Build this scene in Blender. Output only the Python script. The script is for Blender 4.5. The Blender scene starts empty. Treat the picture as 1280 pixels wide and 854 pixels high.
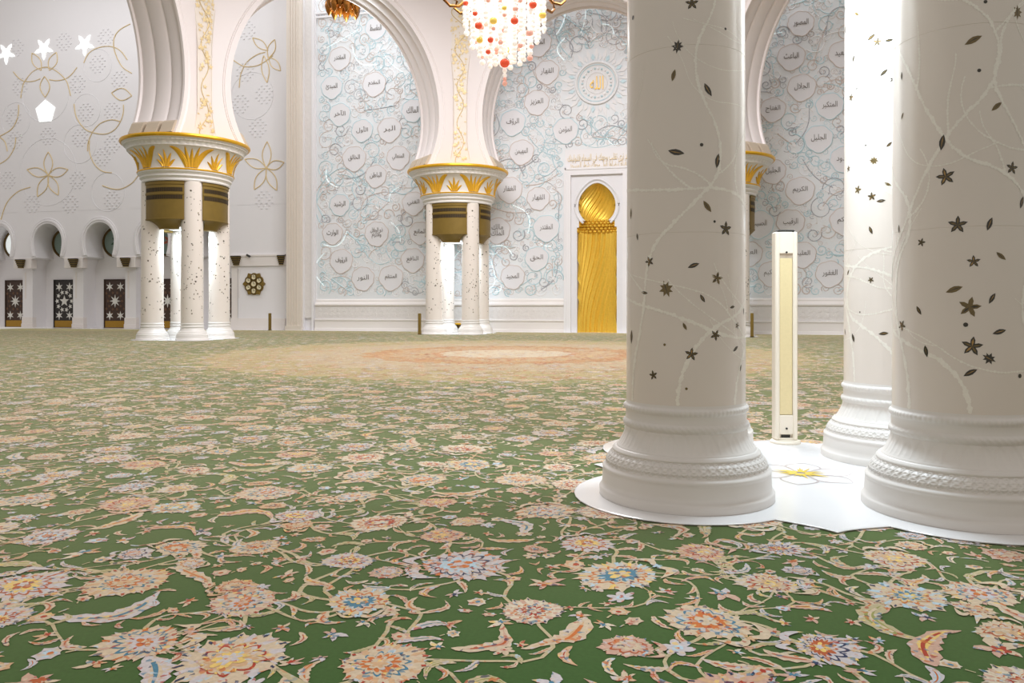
import bpy, math, random, unicodedata
import numpy as np
from math import sin, cos, pi, radians, sqrt, atan2

scene = bpy.context.scene
COL = scene.collection
TAU = 2 * pi

# ------------------------------------------------------------------ view geometry
YAW = radians(13.2)
FPX, PCX, HOR, EYE = 978.0, 640.0, 382.0, 1.6
FW = (-sin(YAW), cos(YAW))          # forward, world
RT = (cos(YAW), sin(YAW))           # right, world


def ray(px, py):
    a = (px - PCX) / FPX
    b = (HOR - py) / FPX
    return (FW[0] + a * RT[0], FW[1] + a * RT[1], b)


def on_y(px, py, Y):                # where a sight line meets the wall plane y = Y
    d = ray(px, py)
    t = Y / d[1]
    return d[0] * t, EYE + d[2] * t


def on_floor(px, py):
    d = ray(px, py)
    t = -EYE / d[2]
    return d[0] * t, d[1] * t


# ------------------------------------------------------------------ materials
def lin(r, g, b):
    f = lambda c: (c / 255 / 12.92) if c <= 10 else ((c / 255 + 0.055) / 1.055) ** 2.4
    return (f(r), f(g), f(b), 1.0)


def mat(name, rgb, rough=0.5, metal=0.0, var=0.06, scale=4.0, bump=0.0, bscale=30.0, emit=None, estr=0.0, coat=0.0,
        spec=0.5, trans=0.0, sheen=0.0, detail=4.0):
    m = bpy.data.materials.new(name)
    m.use_nodes = True
    nt = m.node_tree
    b = nt.nodes['Principled BSDF']
    c = lin(*rgb)
    tc = nt.nodes.new('ShaderNodeTexCoord')
    nz = nt.nodes.new('ShaderNodeTexNoise')
    nz.inputs['Scale'].default_value = scale
    nz.inputs['Detail'].default_value = detail
    nt.links.new(tc.outputs['Object'], nz.inputs['Vector'])
    mx = nt.nodes.new('ShaderNodeMix')
    mx.data_type = 'RGBA'
    mx.inputs[6].default_value = tuple(max(0, x * (1 - var)) for x in c[:3]) + (1,)
    mx.inputs[7].default_value = tuple(min(1, x * (1 + var)) for x in c[:3]) + (1,)
    nt.links.new(nz.outputs['Fac'], mx.inputs[0])
    nt.links.new(mx.outputs[2], b.inputs['Base Color'])
    b.inputs['Roughness'].default_value = rough
    b.inputs['Metallic'].default_value = metal
    b.inputs['Specular IOR Level'].default_value = spec
    b.inputs['Coat Weight'].default_value = coat
    b.inputs['Coat Roughness'].default_value = 0.12
    b.inputs['Transmission Weight'].default_value = trans
    if sheen:
        b.inputs['Sheen Weight'].default_value = sheen
        b.inputs['Sheen Roughness'].default_value = 0.42
    if emit:
        b.inputs['Emission Color'].default_value = lin(*emit)
        b.inputs['Emission Strength'].default_value = estr
    if bump:
        n2 = nt.nodes.new('ShaderNodeTexNoise')
        n2.inputs['Scale'].default_value = bscale
        n2.inputs['Detail'].default_value = 3
        nt.links.new(tc.outputs['Object'], n2.inputs['Vector'])
        bp = nt.nodes.new('ShaderNodeBump')
        bp.inputs['Strength'].default_value = bump
        bp.inputs['Distance'].default_value = 0.02
        nt.links.new(n2.outputs['Fac'], bp.inputs['Height'])
        nt.links.new(bp.outputs['Normal'], b.inputs['Normal'])
    return m


M = {}
M['marble'] = mat('white_marble', (230, 220, 211), 0.28, var=0.035, scale=1.6, coat=0.25)
M['marble_base'] = mat('carved_marble', (226, 221, 216), 0.38, var=0.03, scale=3.0)
M['marble_floor'] = mat('polished_floor_marble', (233, 232, 232), 0.16, var=0.02, scale=1.2)
M['pearl'] = mat('mother_of_pearl', (246, 240, 230), 0.3, var=0.1, scale=40, coat=0.4)
M['leaf_dark'] = mat('dark_shell_inlay', (52, 46, 34), 0.3, var=0.5, scale=60, coat=0.3)
M['leaf_olive'] = mat('olive_shell_inlay', (112, 92, 46), 0.3, var=0.4, scale=60, coat=0.3)
M['leaf_gold'] = mat('gold_shell_inlay', (168, 130, 66), 0.3, var=0.3, scale=60, coat=0.3)
M['wall'] = mat('wall_marble', (231, 228, 230), 0.5, var=0.02, scale=0.6)
M['wall_low'] = mat('plinth_marble', (228, 221, 217), 0.35, var=0.03, scale=0.8)
M['carved'] = mat('carved_ornament_marble', (226, 221, 219), 0.5, var=0.06, scale=5, bump=0.9, bscale=6)
M['relief_white'] = mat('relief_plaster', (233, 231, 232), 0.5, var=0.02)
M['relief_blue'] = mat('blue_backlight_tint_relief', (190, 213, 220), 0.35, var=0.08)  # cyan glow of the backlit relief put into a pale blue base colour
M['relief_grey'] = mat('silver_grey_relief', (172, 172, 178), 0.4, var=0.1)
M['relief_rose'] = mat('rose_grey_relief', (206, 192, 186), 0.5, var=0.08)
M['fibre'] = mat('fibre_light_line', (240, 250, 252), 0.4, emit=(215, 245, 255), estr=0.4)
M['ink'] = mat('bronze_lettering', (112, 104, 96), 0.45, var=0.1)
M['gold_ink'] = mat('gold_lettering', (190, 150, 62), 0.35, metal=0.4, var=0.1)
M['pale_gold_ink'] = mat('pale_gold_lettering', (228, 208, 168), 0.4, metal=0.1, var=0.1)
M['field'] = mat('pale_field_mosaic', (226, 228, 231), 0.45, var=0.04, scale=3)
M['plaque'] = mat('plaque_marble', (226, 224, 227), 0.5, var=0.015)
M['arch'] = mat('arch_plaster', (228, 219, 217), 0.55, var=0.02, scale=0.5)
M['tan'] = mat('tan_stone', (188, 172, 152), 0.6, var=0.05)
M['cream_band'] = mat('cream_stone', (222, 211, 200), 0.5, var=0.03)
M['gold'] = mat('gold_leaf', (232, 178, 44), 0.32, metal=0.55, var=0.12, scale=8)
M['gold_leafwork'] = mat('gilded_leafwork', (224, 172, 50), 0.4, metal=0.35, var=0.15, scale=9)
M['gold_line'] = mat('gold_inlay_line', (220, 196, 148), 0.4, metal=0.1, var=0.1)
M['gold_niche'] = mat('gold_mosaic', (240, 198, 78), 0.3, metal=0.5, var=0.12, scale=10)
M['bronze'] = mat('bronze_mesh', (128, 104, 44), 0.5, metal=0.35, var=0.14, scale=3, bump=0.2, bscale=60)
M['bronze_dark'] = mat('dark_bronze', (92, 70, 28), 0.45, metal=0.4, var=0.12)
M['slot'] = mat('slot_black', (28, 24, 18), 0.7)
M['wood'] = mat('dark_wood', (62, 40, 28), 0.4, var=0.25, scale=6)
M['wood_black'] = mat('ebony_wood', (34, 28, 24), 0.4, var=0.2, scale=6)
M['star_white'] = mat('white_star_inlay', (226, 224, 218), 0.4)
M['brown_star'] = mat('brown_carved_star', (104, 74, 52), 0.5)
M['brass'] = mat('brass_plate', (168, 128, 44), 0.35, metal=0.5, var=0.1)
M['glass'] = mat('frosted_green_glass', (128, 146, 138), 0.3, var=0.1, scale=2)
M['glass_lit'] = mat('lit_frosted_glass', (232, 236, 236), 0.3, emit=(236, 244, 244), estr=0.55, var=0.1, scale=9)
M['glass_green'] = mat('green_glass_petal', (62, 92, 72), 0.3)
M['glass_red'] = mat('red_glass_petal', (176, 92, 66), 0.3)
M['star_lit'] = mat('lit_star_glass', (240, 244, 242), 0.4, emit=(244, 248, 246), estr=0.75, var=0.1, scale=14)
M['crystal'] = mat('lit_crystal', (250, 246, 240), 0.15, emit=(255, 247, 238), estr=0.42)
M['crystal_red'] = mat('lit_red_glass', (232, 90, 60), 0.15, emit=(238, 86, 52), estr=0.3)
M['crystal_rose'] = mat('lit_rose_glass', (242, 180, 165), 0.15, emit=(250, 190, 172), estr=0.3)
M['crystal_amber'] = mat('lit_amber_glass', (240, 206, 100), 0.15, emit=(246, 212, 104), estr=0.3)
M['chand_gold'] = mat('chandelier_gold', (150, 96, 34), 0.25, metal=0.7, var=0.3, scale=6)
M['post_white'] = mat('loudspeaker_casing', (232, 222, 206), 0.45, var=0.02)
M['post_cloth'] = mat('loudspeaker_cloth', (222, 205, 160), 0.9, var=0.05, scale=30)
M['dark'] = mat('dark_plastic', (40, 38, 34), 0.5)
M['lamp_cool'] = mat('lamp_cool_glow', (240, 250, 255), 0.4, emit=(205, 235, 255), estr=1.6)
M['dial'] = mat('clock_dial', (226, 214, 178), 0.4)
M['inlay_grey'] = mat('grey_floor_inlay', (196, 186, 184), 0.2)
M['inlay_yellow'] = mat('yellow_floor_inlay', (238, 204, 70), 0.2, var=0.2, scale=20)


# ------------------------------------------------------------------ mesh builder
class MB:
    def __init__(s):
        s.v, s.f, s.m = [], [], []

    def add(s, vs, fs, mi=0):
        o = len(s.v)
        s.v.extend(vs)
        s.f.extend([tuple(i + o for i in f) for f in fs])
        s.m.extend([mi] * len(fs))

    def box(s, x0, x1, y0, y1, z0, z1, mi=0):
        v = [(x, y, z) for z in (z0, z1) for y in (y0, y1) for x in (x0, x1)]
        s.add(v, [(0, 2, 3, 1), (4, 5, 7, 6), (0, 1, 5, 4), (2, 6, 7, 3), (0, 4, 6, 2), (1, 3, 7, 5)], mi)

    def bbox(s, x0, x1, y0, y1, z0, z1, b=0.01, mi=0):     # box with bevelled vertical edges and top
        pr = [(x0 + b, y0), (x1 - b, y0), (x1, y0 + b), (x1, y1 - b), (x1 - b, y1), (x0 + b, y1), (x0, y1 - b), (x0, y0 + b)]
        cx, cy = (x0 + x1) / 2, (y0 + y1) / 2
        kx, ky = 1 - 2 * b / (x1 - x0), 1 - 2 * b / (y1 - y0)
        v = []
        for z, k in ((z0, 0), (z0 + b, 1), (z1 - b, 1), (z1, 0)):
            for (x, y) in pr:
                v.append((x, y, z) if k else (cx + (x - cx) * kx, cy + (y - cy) * ky, z))
        f = [tuple(range(7, -1, -1)), tuple(range(24, 32))]
        for r in range(3):
            for i in range(8):
                j = (i + 1) % 8
                f.append((r * 8 + i, r * 8 + j, r * 8 + 8 + j, r * 8 + 8 + i))
        s.add(v, f, mi)

    def lathe(s, prof, n=64, c=(0, 0), mi=0, cap=True, fn=None, a0=0.0, a1=TAU):
        full = abs(a1 - a0 - TAU) < 1e-6
        k = n if full else n + 1
        v, f = [], []
        for (r, z) in prof:
            for i in range(k):
                a = a0 + (a1 - a0) * i / n
                rr = r + (fn(a, z, r) if fn else 0)
                v.append((c[0] + rr * cos(a), c[1] + rr * sin(a), z))
        for j in range(len(prof) - 1):
            for i in range(n):
                i2 = (i + 1) % k
                f.append((j * k + i, j * k + i2, (j + 1) * k + i2, (j + 1) * k + i))
        if cap and full:
            f.append(tuple(range(k - 1, -1, -1)))
            f.append(tuple((len(prof) - 1) * k + i for i in range(k)))
        s.add(v, f, mi)

    def tube(s, pts, r, n=5, mi=0, up=(0, 0, 1), closed=False, taper=None):
        P = np.array(pts, float)
        N = len(P)
        T = np.gradient(P, axis=0)
        if closed:
            T = np.roll(P, -1, 0) - np.roll(P, 1, 0)
        T /= np.linalg.norm(T, axis=1)[:, None] + 1e-12
        U = np.array(up, float)
        v, f = [], []
        for i in range(N):
            t = T[i]
            a = np.cross(t, U)
            if np.linalg.norm(a) < 1e-3:
                a = np.cross(t, (1, 0.3, 0))
            a /= np.linalg.norm(a)
            b = np.cross(a, t)
            rr = r * (taper(i / (N - 1)) if taper else 1)
            for k in range(n):
                an = TAU * k / n
                q = P[i] + rr * (cos(an) * a + sin(an) * b)
                v.append(tuple(q))
        for i in range(N if closed else N - 1):
            i2 = (i + 1) % N
            for k in range(n):
                k2 = (k + 1) % n
                f.append((i * n + k, i * n + k2, i2 * n + k2, i2 * n + k))
        if not closed:
            f.append(tuple(range(n - 1, -1, -1)))
            f.append(tuple((N - 1) * n + k for k in range(n)))
        s.add(v, f, mi)

    def prism_y(s, poly, y0, y1, mi=0):      # poly of (x,z), extruded from y0 (front) to y1 (back)
        n = len(poly)
        v = [(x, y0, z) for x, z in poly] + [(x, y1, z) for x, z in poly]
        f = [tuple(range(n)), tuple(range(2 * n - 1, n - 1, -1))]
        for i in range(n):
            j = (i + 1) % n
            f.append((i, n + i, n + j, j))
        s.add(v, f, mi)

    def prism_z(s, poly, z0, z1, mi=0):
        n = len(poly)
        v = [(x, y, z0) for x, y in poly] + [(x, y, z1) for x, y in poly]
        f = [tuple(range(n - 1, -1, -1)), tuple(range(n, 2 * n))]
        for i in range(n):
            j = (i + 1) % n
            f.append((i, j, n + j, n + i))
        s.add(v, f, mi)

    def fan_y(s, c, poly, y0, y1, mi=0):      # star shaped polygon around c, raised block on a wall
        n = len(poly)
        v = [(c[0], y0, c[1])] + [(x, y0, z) for x, z in poly] + [(x, y1, z) for x, z in poly]
        f = []
        for i in range(n):
            j = (i + 1) % n
            f.append((0, 1 + i, 1 + j))
            f.append((1 + i, 1 + n + i, 1 + n + j, 1 + j))
        s.add(v, f, mi)

    def sphere(s, c, r, n=10, m=7, mi=0, sz=1.0):
        v, f = [(c[0], c[1], c[2] - r * sz)], []
        for j in range(1, m):
            p = -pi / 2 + pi * j / m
            for i in range(n):
                a = TAU * i / n
                v.append((c[0] + r * cos(p) * cos(a), c[1] + r * cos(p) * sin(a), c[2] + r * sz * sin(p)))
        v.append((c[0], c[1], c[2] + r * sz))
        for i in range(n):
            f.append((0, 1 + (i + 1) % n, 1 + i))
            f.append((len(v) - 1, 1 + (m - 2) * n + i, 1 + (m - 2) * n + (i + 1) % n))
        for j in range(m - 2):
            for i in range(n):
                i2 = (i + 1) % n
                f.append((1 + j * n + i, 1 + j * n + i2, 1 + (j + 1) * n + i2, 1 + (j + 1) * n + i))
        s.add(v, f, mi)

    def mesh(s, name, mats, smooth=True, sharp=35):
        me = bpy.data.meshes.new(name)
        me.from_pydata(s.v, [], s.f)
        for m in mats if isinstance(mats, (list, tuple)) else [mats]:
            me.materials.append(M[m])
        me.polygons.foreach_set('material_index', s.m)
        me.polygons.foreach_set('use_smooth', [smooth] * len(s.f))
        if smooth:
            me.set_sharp_from_angle(angle=radians(sharp))
        me.update()
        return me

    def build(s, name, mats, parent=None, smooth=True, sharp=35):
        return link(name, s.mesh(name, mats, smooth, sharp), parent)


def link(name, me, parent=None):
    o = bpy.data.objects.new(name, me)
    COL.objects.link(o)
    if parent is not None:
        o.parent = parent
    return o


def tag(o, label=None, cat=None, group=None, kind=None):
    if label:
        o['label'] = label
    if cat:
        o['category'] = cat
    if group:
        o['group'] = group
    if kind:
        o['kind'] = kind
    return o


def empty(name, loc, rz=0.0, label=None, cat=None, group=None, kind=None):
    o = bpy.data.objects.new(name, None)
    COL.objects.link(o)
    o.location = loc
    o.rotation_euler = (0, 0, rz)
    return tag(o, label, cat, group, kind)


# ------------------------------------------------------------------ layout
NEAR = (0.966, 7.78)
LEFT = (-23.5, 32.60)
MID = (-13.19, 42.74)
FAR = (1.15, 42.62)
RIGHT = (11.3, 32.5)
OFFL = (-23.5, 18.2)
DOME = (-6.15, 25.25)
YQ = 46.0       # qibla wall face
YL = 46.7       # left wall face

# ------------------------------------------------------------------ carpet
rs = np.random.RandomState(11)
PAL = ['green', 'cream', 'pink', 'lilac', 'orange', 'red', 'blue', 'navy', 'yellow', 'peach', 'olive', 'rust', 'pale_blue', 'vine', 'peachground', 'ivory']
RGB = dict(green=(52, 88, 40), cream=(204, 184, 158), pink=(198, 160, 142), lilac=(196, 188, 190), orange=(198, 108, 54),
           red=(168, 52, 40), blue=(66, 122, 148), navy=(38, 50, 88), yellow=(226, 192, 112), peach=(202, 164, 128),
           olive=(150, 150, 84), rust=(176, 84, 48), pale_blue=(176, 200, 214), vine=(186, 172, 136),
           peachground=(172, 154, 108), ivory=(212, 198, 176))
IDX = {n: i for i, n in enumerate(PAL)}
TABLE = np.array([lin(*RGB[n])[:3] for n in PAL])


class Motif:
    def __init__(s):
        s.v, s.t, s.c = [], [], []
        s.z = 0

    def star(s, fn, n, col, cx=0, cy=0):
        o = len(s.v)
        s.v.append((cx, cy, s.z))
        s.c.append(IDX[col])
        for i in range(n):
            a = TAU * i / n
            r = fn(a)
            s.v.append((cx + r * cos(a), cy + r * sin(a), s.z))
            s.c.append(IDX[col])
        for i in range(n):
            s.t.append((o, o + 1 + i, o + 1 + (i + 1) % n))
        s.z += 1

    def strip(s, ctr, wid, col, up=True):
        o = len(s.v)
        n = len(ctr)
        for i in range(n):
            p = np.array(ctr[i])
            q = np.array(ctr[min(i + 1, n - 1)]) - np.array(ctr[max(i - 1, 0)])
            q = q / (np.linalg.norm(q) + 1e-9)
            nn = np.array((-q[1], q[0]))
            for sg in (1, -1):
                w = wid(i / (n - 1), sg)
                s.v.append((p[0] + sg * nn[0] * w, p[1] + sg * nn[1] * w, s.z))
                s.c.append(IDX[col])
        for i in range(n - 1):
            a = o + 2 * i
            s.t.append((a, a + 1, a + 3))
            s.t.append((a, a + 3, a + 2))
        if up:
            s.z += 1

    def arr(s):
        return np.array(s.v, float), np.array(s.t, int), np.array(s.c, int)


def scallop(R, k, d, ph=0.0, sharp=False):
    if sharp:
        return lambda a: R * (1 - d * abs(((a * k / TAU + ph) % 1) * 2 - 1) ** 0.8)
    return lambda a: R * (1 - d + d * abs(sin(k * a / 2 + ph)))


def jag(R, k, d, sub=3, ph=0.0, ax=0.0):
    # lobed outline whose lobes carry small teeth; ax stretches it towards +y
    def f(a):
        u = (a * k / TAU + ph) % 1
        lobe = abs(2 * u - 1)
        tooth = abs(((u * sub) % 1) * 2 - 1)
        return R * (1 + ax * sin(a)) * (1 - d * lobe ** 1.6 - 0.07 * tooth)
    return f


def rosette(k, cols, q=1):
    m = Motif()
    n = 6 * k if q == 1 else 2 * k
    m.star(jag(1.0, k, 0.30), n, cols[0])
    if q == 1:
        for i in range(k):                       # patch of a second yarn colour inside every petal
            a = TAU * i / k + pi / k * 0
            m.star(lambda b, a=a: 0.11 * (1 + 0.5 * cos(2 * (b - a))), 7, cols[1], 0.74 * cos(a), 0.74 * sin(a))
            m.z -= 1
        m.z += 1
    m.star(jag(0.58, k, 0.3, 1, 0.5), n, cols[2])
    m.star(jag(0.50, k, 0.3, 1, 0.5), n, cols[0])
    m.star(jag(0.38, k, 0.3, 1, 0.5), n, cols[3])
    if q == 1:
        for i in range(k):
            a = TAU * (i + 0.5) / k
            m.star(lambda b, a=a: 0.05 * (1 + 0.6 * cos(2 * (b - a))), 6, cols[5], 0.86 * cos(a), 0.86 * sin(a))
            m.star(lambda b, a=a: 0.045 * (1 + 0.6 * cos(2 * (b - a))), 6, cols[4], 0.40 * cos(a), 0.40 * sin(a))
            m.z -= 2
        m.z += 2
        m.star(jag(0.27, 7, 0.4, 2), 28, cols[4])
        m.star(jag(0.17, 6, 0.5, 1, 0.3), 18, cols[1])
    return m.arr()


def palmette(cols, k=13, q=1, tall=1.1):
    m = Motif()
    n = 6 * k if q else 2 * k
    ax = 0.16 + 0.25 * (tall - 1)
    m.star(jag(1.0, k, 0.30, 3, 0, ax), n, cols[0])
    if q:
        for i in range(k):
            a = TAU * i / k
            rr = 0.76 * (1 + ax * sin(a))
            m.star(lambda b, a=a: 0.085 * (1 + 0.7 * cos(2 * (b - a))), 7, cols[1] if i % 3 else cols[4], rr * cos(a), rr * sin(a))
            m.z -= 1
        m.z += 1
    m.star(jag(0.66, k, 0.18, 1, 0.5, ax), n, cols[2])
    m.star(jag(0.58, k, 0.22, 1, 0.5, ax), n, cols[0])
    m.star(jag(0.44, k, 0.22, 1, 0.5, ax), n, cols[3])
    if q:
        for kk in range(9):
            a = TAU * kk / 9
            m.star(lambda b, a=a: 0.05 * (1 + 0.6 * cos(2 * (b - a))), 6, cols[5] if kk % 2 else cols[1], 0.38 * cos(a), 0.05 + 0.38 * sin(a))
            m.z -= 1
        m.z += 1
        m.star(jag(0.25, 5, 0.5, 2, 0, 0.3), 30, cols[4], 0, 0.03)
        m.star(jag(0.13, 5, 0.5, 1, 0.5), 15, cols[0], 0, 0.05)
        for sg in (-1, 1):                       # curled sepals at the base
            ctr = [(sg * (0.12 + 0.62 * t), -0.82 - 0.28 * sin(pi * t) + 0.35 * t * t) for t in np.linspace(0, 1, 9)]
            m.strip(ctr, lambda t, s_: 0.13 * sin(pi * min(1, 0.15 + t * 0.85)), cols[0], False)
        m.z += 1
        m.star(jag(0.2, 5, 0.5, 1), 15, cols[1], 0, -0.9)
    return m.arr()


def sprig(cols, q=1):
    m = Motif()
    for k, a0 in enumerate((pi / 2, pi / 2 + 0.95, pi / 2 - 0.95, pi / 2 + 2.0, pi / 2 - 2.1)[:5 if q else 3]):
        L = (1.0, 0.8, 0.85, 0.6, 0.55)[k]
        ctr = [(L * t * cos(a0 + 0.5 * t * (1 if k % 2 else -1)), L * t * sin(a0 + 0.5 * t * (1 if k % 2 else -1))) for t in np.linspace(0.05, 1, 8 if q else 4)]
        m.strip(ctr, lambda t, s_: 0.24 * L * max(0.03, sin(pi * t ** 0.8)) * (1 - 0.3 * ((t * 3) % 1)), cols[k % 2], False)
    m.z += 1
    m.star(jag(0.28, 5, 0.4, 1), 15 if q else 6, cols[2])
    return m.arr()


def leafm(cols, bend=0.5, q=1, saw=6):
    m = Motif()
    n = 18 if q else 6
    ctr = [(-1 + 2 * t, bend * (1 - (2 * t - 1) ** 2) - bend * 0.5) for t in np.linspace(0, 1, n)]
    m.strip(ctr, lambda t, sg: 0.30 * max(0.02, sin(pi * t ** 0.8)) ** 0.7 * (1 - (0.38 * ((t * saw) % 1) if q else 0.2)), cols[0])
    if q:
        m.strip(ctr[2:-2], lambda t, sg: 0.13 * max(0.05, sin(pi * t)) * (1 - 0.3 * ((t * saw) % 1)), cols[1])
        m.strip(ctr[3:-4], lambda t, sg: 0.035, cols[2])
    return m.arr()


def flower(k, cols, q=1):
    m = Motif()
    m.star(scallop(1.0, k, 0.5), (6 if q else 3) * k, cols[0])
    if q:
        m.star(scallop(0.66, k, 0.45), 4 * k, cols[1])
    m.star(lambda a: 0.32, 8 if q else 5, cols[2])
    if q:
        m.star(lambda a: 0.13, 5, cols[3])
    return m.arr()


def bud(cols, q=1):
    m = Motif()
    m.star(lambda a: 0.75 * (1 + 0.3 * sin(a)) * (1 - 0.25 * abs(sin(3.5 * a))), 21 if q else 7, cols[0])
    m.star(lambda a: 0.42 * (1 + 0.35 * sin(a)), 10 if q else 5, cols[1])
    if q:
        m.star(lambda a: 0.2, 6, cols[2], 0, 0.1)
    m.strip([(0, -0.7), (0.05, -1.0), (0.15, -1.3)], lambda t, s_: 0.07, 'vine')
    return m.arr()


BIGC = [('cream', 'pink', 'blue', 'lilac', 'orange', 'red'), ('lilac', 'peach', 'navy', 'rust', 'yellow', 'navy'),
        ('pink', 'peach', 'red', 'peach', 'yellow', 'navy'), ('cream', 'pale_blue', 'orange', 'blue', 'yellow', 'navy'),
        ('ivory', 'pink', 'orange', 'red', 'ivory', 'navy'), ('lilac', 'pink', 'navy', 'pale_blue', 'orange', 'red'),
        ('cream', 'peach', 'blue', 'orange', 'cream', 'red'), ('cream', 'lilac', 'red', 'peach', 'yellow', 'navy'),
        ('lilac', 'cream', 'rust', 'yellow', 'rust', 'blue')]
SMC = [('cream', 'pink', 'red', 'yellow'), ('lilac', 'pale_blue', 'orange', 'navy'), ('pink', 'cream', 'rust', 'navy'),
       ('peach', 'cream', 'red', 'navy'), ('ivory', 'peach', 'blue', 'red'), ('cream', 'peach', 'rust', 'navy'),
       ('lilac', 'pink', 'navy', 'orange'), ('cream', 'lilac', 'orange', 'red'), ('pink', 'lilac', 'blue', 'yellow')]
LIB = {}
for q in (1, 0):
    LIB['big', q] = [rosette(11 if i % 2 else 14, c, q) for i, c in enumerate(BIGC)] + \
                    [palmette(c, 13 + (i % 3) * 2, q, 1.0 + 0.15 * (i % 3)) for i, c in enumerate(BIGC)] + \
                    [palmette(c, 17, q, 1.5) for c in BIGC[:6]]
    LIB['med', q] = [rosette(8 + i % 3, (c[0], c[1], c[2], c[0], c[3], c[2]), q) for i, c in enumerate(SMC[:4])] + \
                    [palmette((c[0], c[1], c[2], c[1], c[0], c[3]), 9 + i % 3, q, 1.25) for i, c in enumerate(SMC)] + \
                    [sprig(c, q) for c in SMC]
    LIB['sml', q] = [flower(6, (c[0], c[0], c[1], c[2]), q) for c in SMC[:2]] + [bud(c[:3], q) for c in SMC[:5]] + [sprig((c[0], c[1], c[2]), q) for c in SMC] + \
                    [leafm((c[0], c[1], c[2]), b, q, 3) for c in SMC[:5] for b in (0.6, -0.6)]
    LIB['saz', q] = [leafm(c, b, q) for c in (('cream', 'pink', 'rust'), ('lilac', 'cream', 'blue'), ('pink', 'yellow', 'red'), ('cream', 'peach', 'orange'), ('vine', 'olive', 'cream'))
                     for b in (0.75, -0.75, 0.35)]

cv, ct, cc, ca = [], [], [], []
cn = 0


def put(tmpl, x, y, s, rot, z0, table, dz=0.00035, sx=1.0):
    global cn
    V, T, C = tmpl
    c_, s_ = cos(rot), sin(rot)
    W = np.empty((len(V), 3))
    vx = V[:, 0] * s * sx
    vy = V[:, 1] * s
    W[:, 0] = x + c_ * vx - s_ * vy
    W[:, 1] = y + s_ * vx + c_ * vy
    W[:, 2] = z0 + V[:, 2] * dz + rs.uniform(0, 0.0003)
    cv.append(W)
    ct.append(T + cn)
    cc.append(table[C])
    ca.append(np.ones(len(V)))
    cn += len(V)


def ribbon(p0, p1, bend, w, z, col):
    global cn
    p0, p1 = np.array(p0), np.array(p1)
    d = p1 - p0
    nn = np.array((-d[1], d[0]))
    n = 12
    t = np.linspace(0, 1, n)[:, None]
    P = p0 + d * t + nn * bend * np.sin(pi * t) + nn * 0.12 * np.sin(2 * pi * t)
    T = np.gradient(P, axis=0)
    T /= np.linalg.norm(T, axis=1)[:, None] + 1e-9
    N = np.stack([-T[:, 1], T[:, 0]], 1)
    A, B = P + N * w, P - N * w
    W = np.zeros((2 * n, 3))
    W[0::2, :2], W[1::2, :2] = A, B
    W[:, 2] = z - rs.uniform(0, 0.0006)
    i = np.arange(n - 1) * 2
    tr = np.concatenate([np.stack([i, i + 1, i + 3], 1), np.stack([i, i + 3, i + 2], 1)])
    cv.append(W)
    ct.append(tr + cn)
    cc.append(np.tile(col, (2 * n, 1)))
    ca.append(np.full(2 * n, 0.5))
    cn += 2 * n
    return P, T


def poly_disc(cx, cy, rfn, n, z, col):
    global cn
    a = np.arange(n) * TAU / n
    r = np.array([rfn(x) for x in a])
    W = np.zeros((n + 1, 3))
    W[0] = (cx, cy, z)
    W[1:, 0], W[1:, 1], W[1:, 2] = cx + r * np.cos(a), cy + r * np.sin(a), z
    i = np.arange(n)
    cv.append(W)
    ct.append(np.stack([np.zeros(n, int), 1 + i, 1 + (i + 1) % n], 1) + cn)
    cc.append(np.tile(col, (n + 1, 1)))
    ca.append(np.zeros(n + 1))
    cn += n + 1


# ground
X0, X1, Y0, Y1 = -46.0, 24.0, -5.0, 45.35
cv.append(np.array([(X0, Y0, 0), (X1, Y0, 0), (X1, Y1, 0), (X0, Y1, 0)], float))
ct.append(np.array([(0, 1, 2), (0, 2, 3)]))
cc.append(np.tile(TABLE[IDX['green']], (4, 1)))
ca.append(np.zeros(4))
cn += 4
MEDR = 9.6
poly_disc(*DOME, scallop(MEDR + 1.0, 32, 0.06), 256, 0.0006, lin(112, 120, 66)[:3])
poly_disc(*DOME, scallop(MEDR, 32, 0.05), 256, 0.0009, TABLE[IDX['peachground']])
poly_disc(*DOME, scallop(7.2, 24, 0.06), 192, 0.0012, lin(188, 166, 138)[:3])
poly_disc(*DOME, scallop(4.75, 16, 0.08), 128, 0.0015, lin(190, 132, 92)[:3])
poly_disc(*DOME, scallop(3.9, 16, 0.1), 128, 0.0018, lin(192, 158, 128)[:3])
poly_disc(*DOME, scallop(2.5, 12, 0.06), 96, 0.0021, lin(190, 118, 84)[:3])
poly_disc(*DOME, scallop(2.2, 12, 0.06), 96, 0.0024, lin(204, 188, 168)[:3])
# medallion palette: warmer, paler figures on the peach field
TM = TABLE.copy()
for a, b in (('green', 'peachground'), ('blue', 'orange'), ('navy', 'rust'), ('vine', 'rust'), ('olive', 'yellow'), ('pale_blue', 'ivory'), ('red', 'orange')):
    TM[IDX[a]] = TABLE[IDX[b]]
TMI = TABLE.copy()                  # on the orange band
for a, b in (('cream', 'red'), ('lilac', 'peach'), ('pink', 'rust'), ('ivory', 'peach'), ('blue', 'yellow'), ('navy', 'red')):
    TMI[IDX[a]] = TABLE[IDX[b]]
# paler, yellower border ground along the walls
poly = np.array([(X0, 41.4, 0.0004), (X1, 41.4, 0.0004), (X1, Y1, 0.0004), (X0, Y1, 0.0004)])
cv.append(poly)
ct.append(np.array([(0, 1, 2), (0, 2, 3)]) + cn)
cc.append(np.tile(lin(122, 122, 62)[:3], (4, 1)))
ca.append(np.zeros(4))
cn += 4


def in_view(x, y):
    z = x * FW[0] + y * FW[1]
    if z < 1.6:
        return 0
    a = (x * RT[0] + y * RT[1]) / z
    if abs(a) > 0.655 + 2.2 / z + 0.12:
        return 0
    return z


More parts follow.
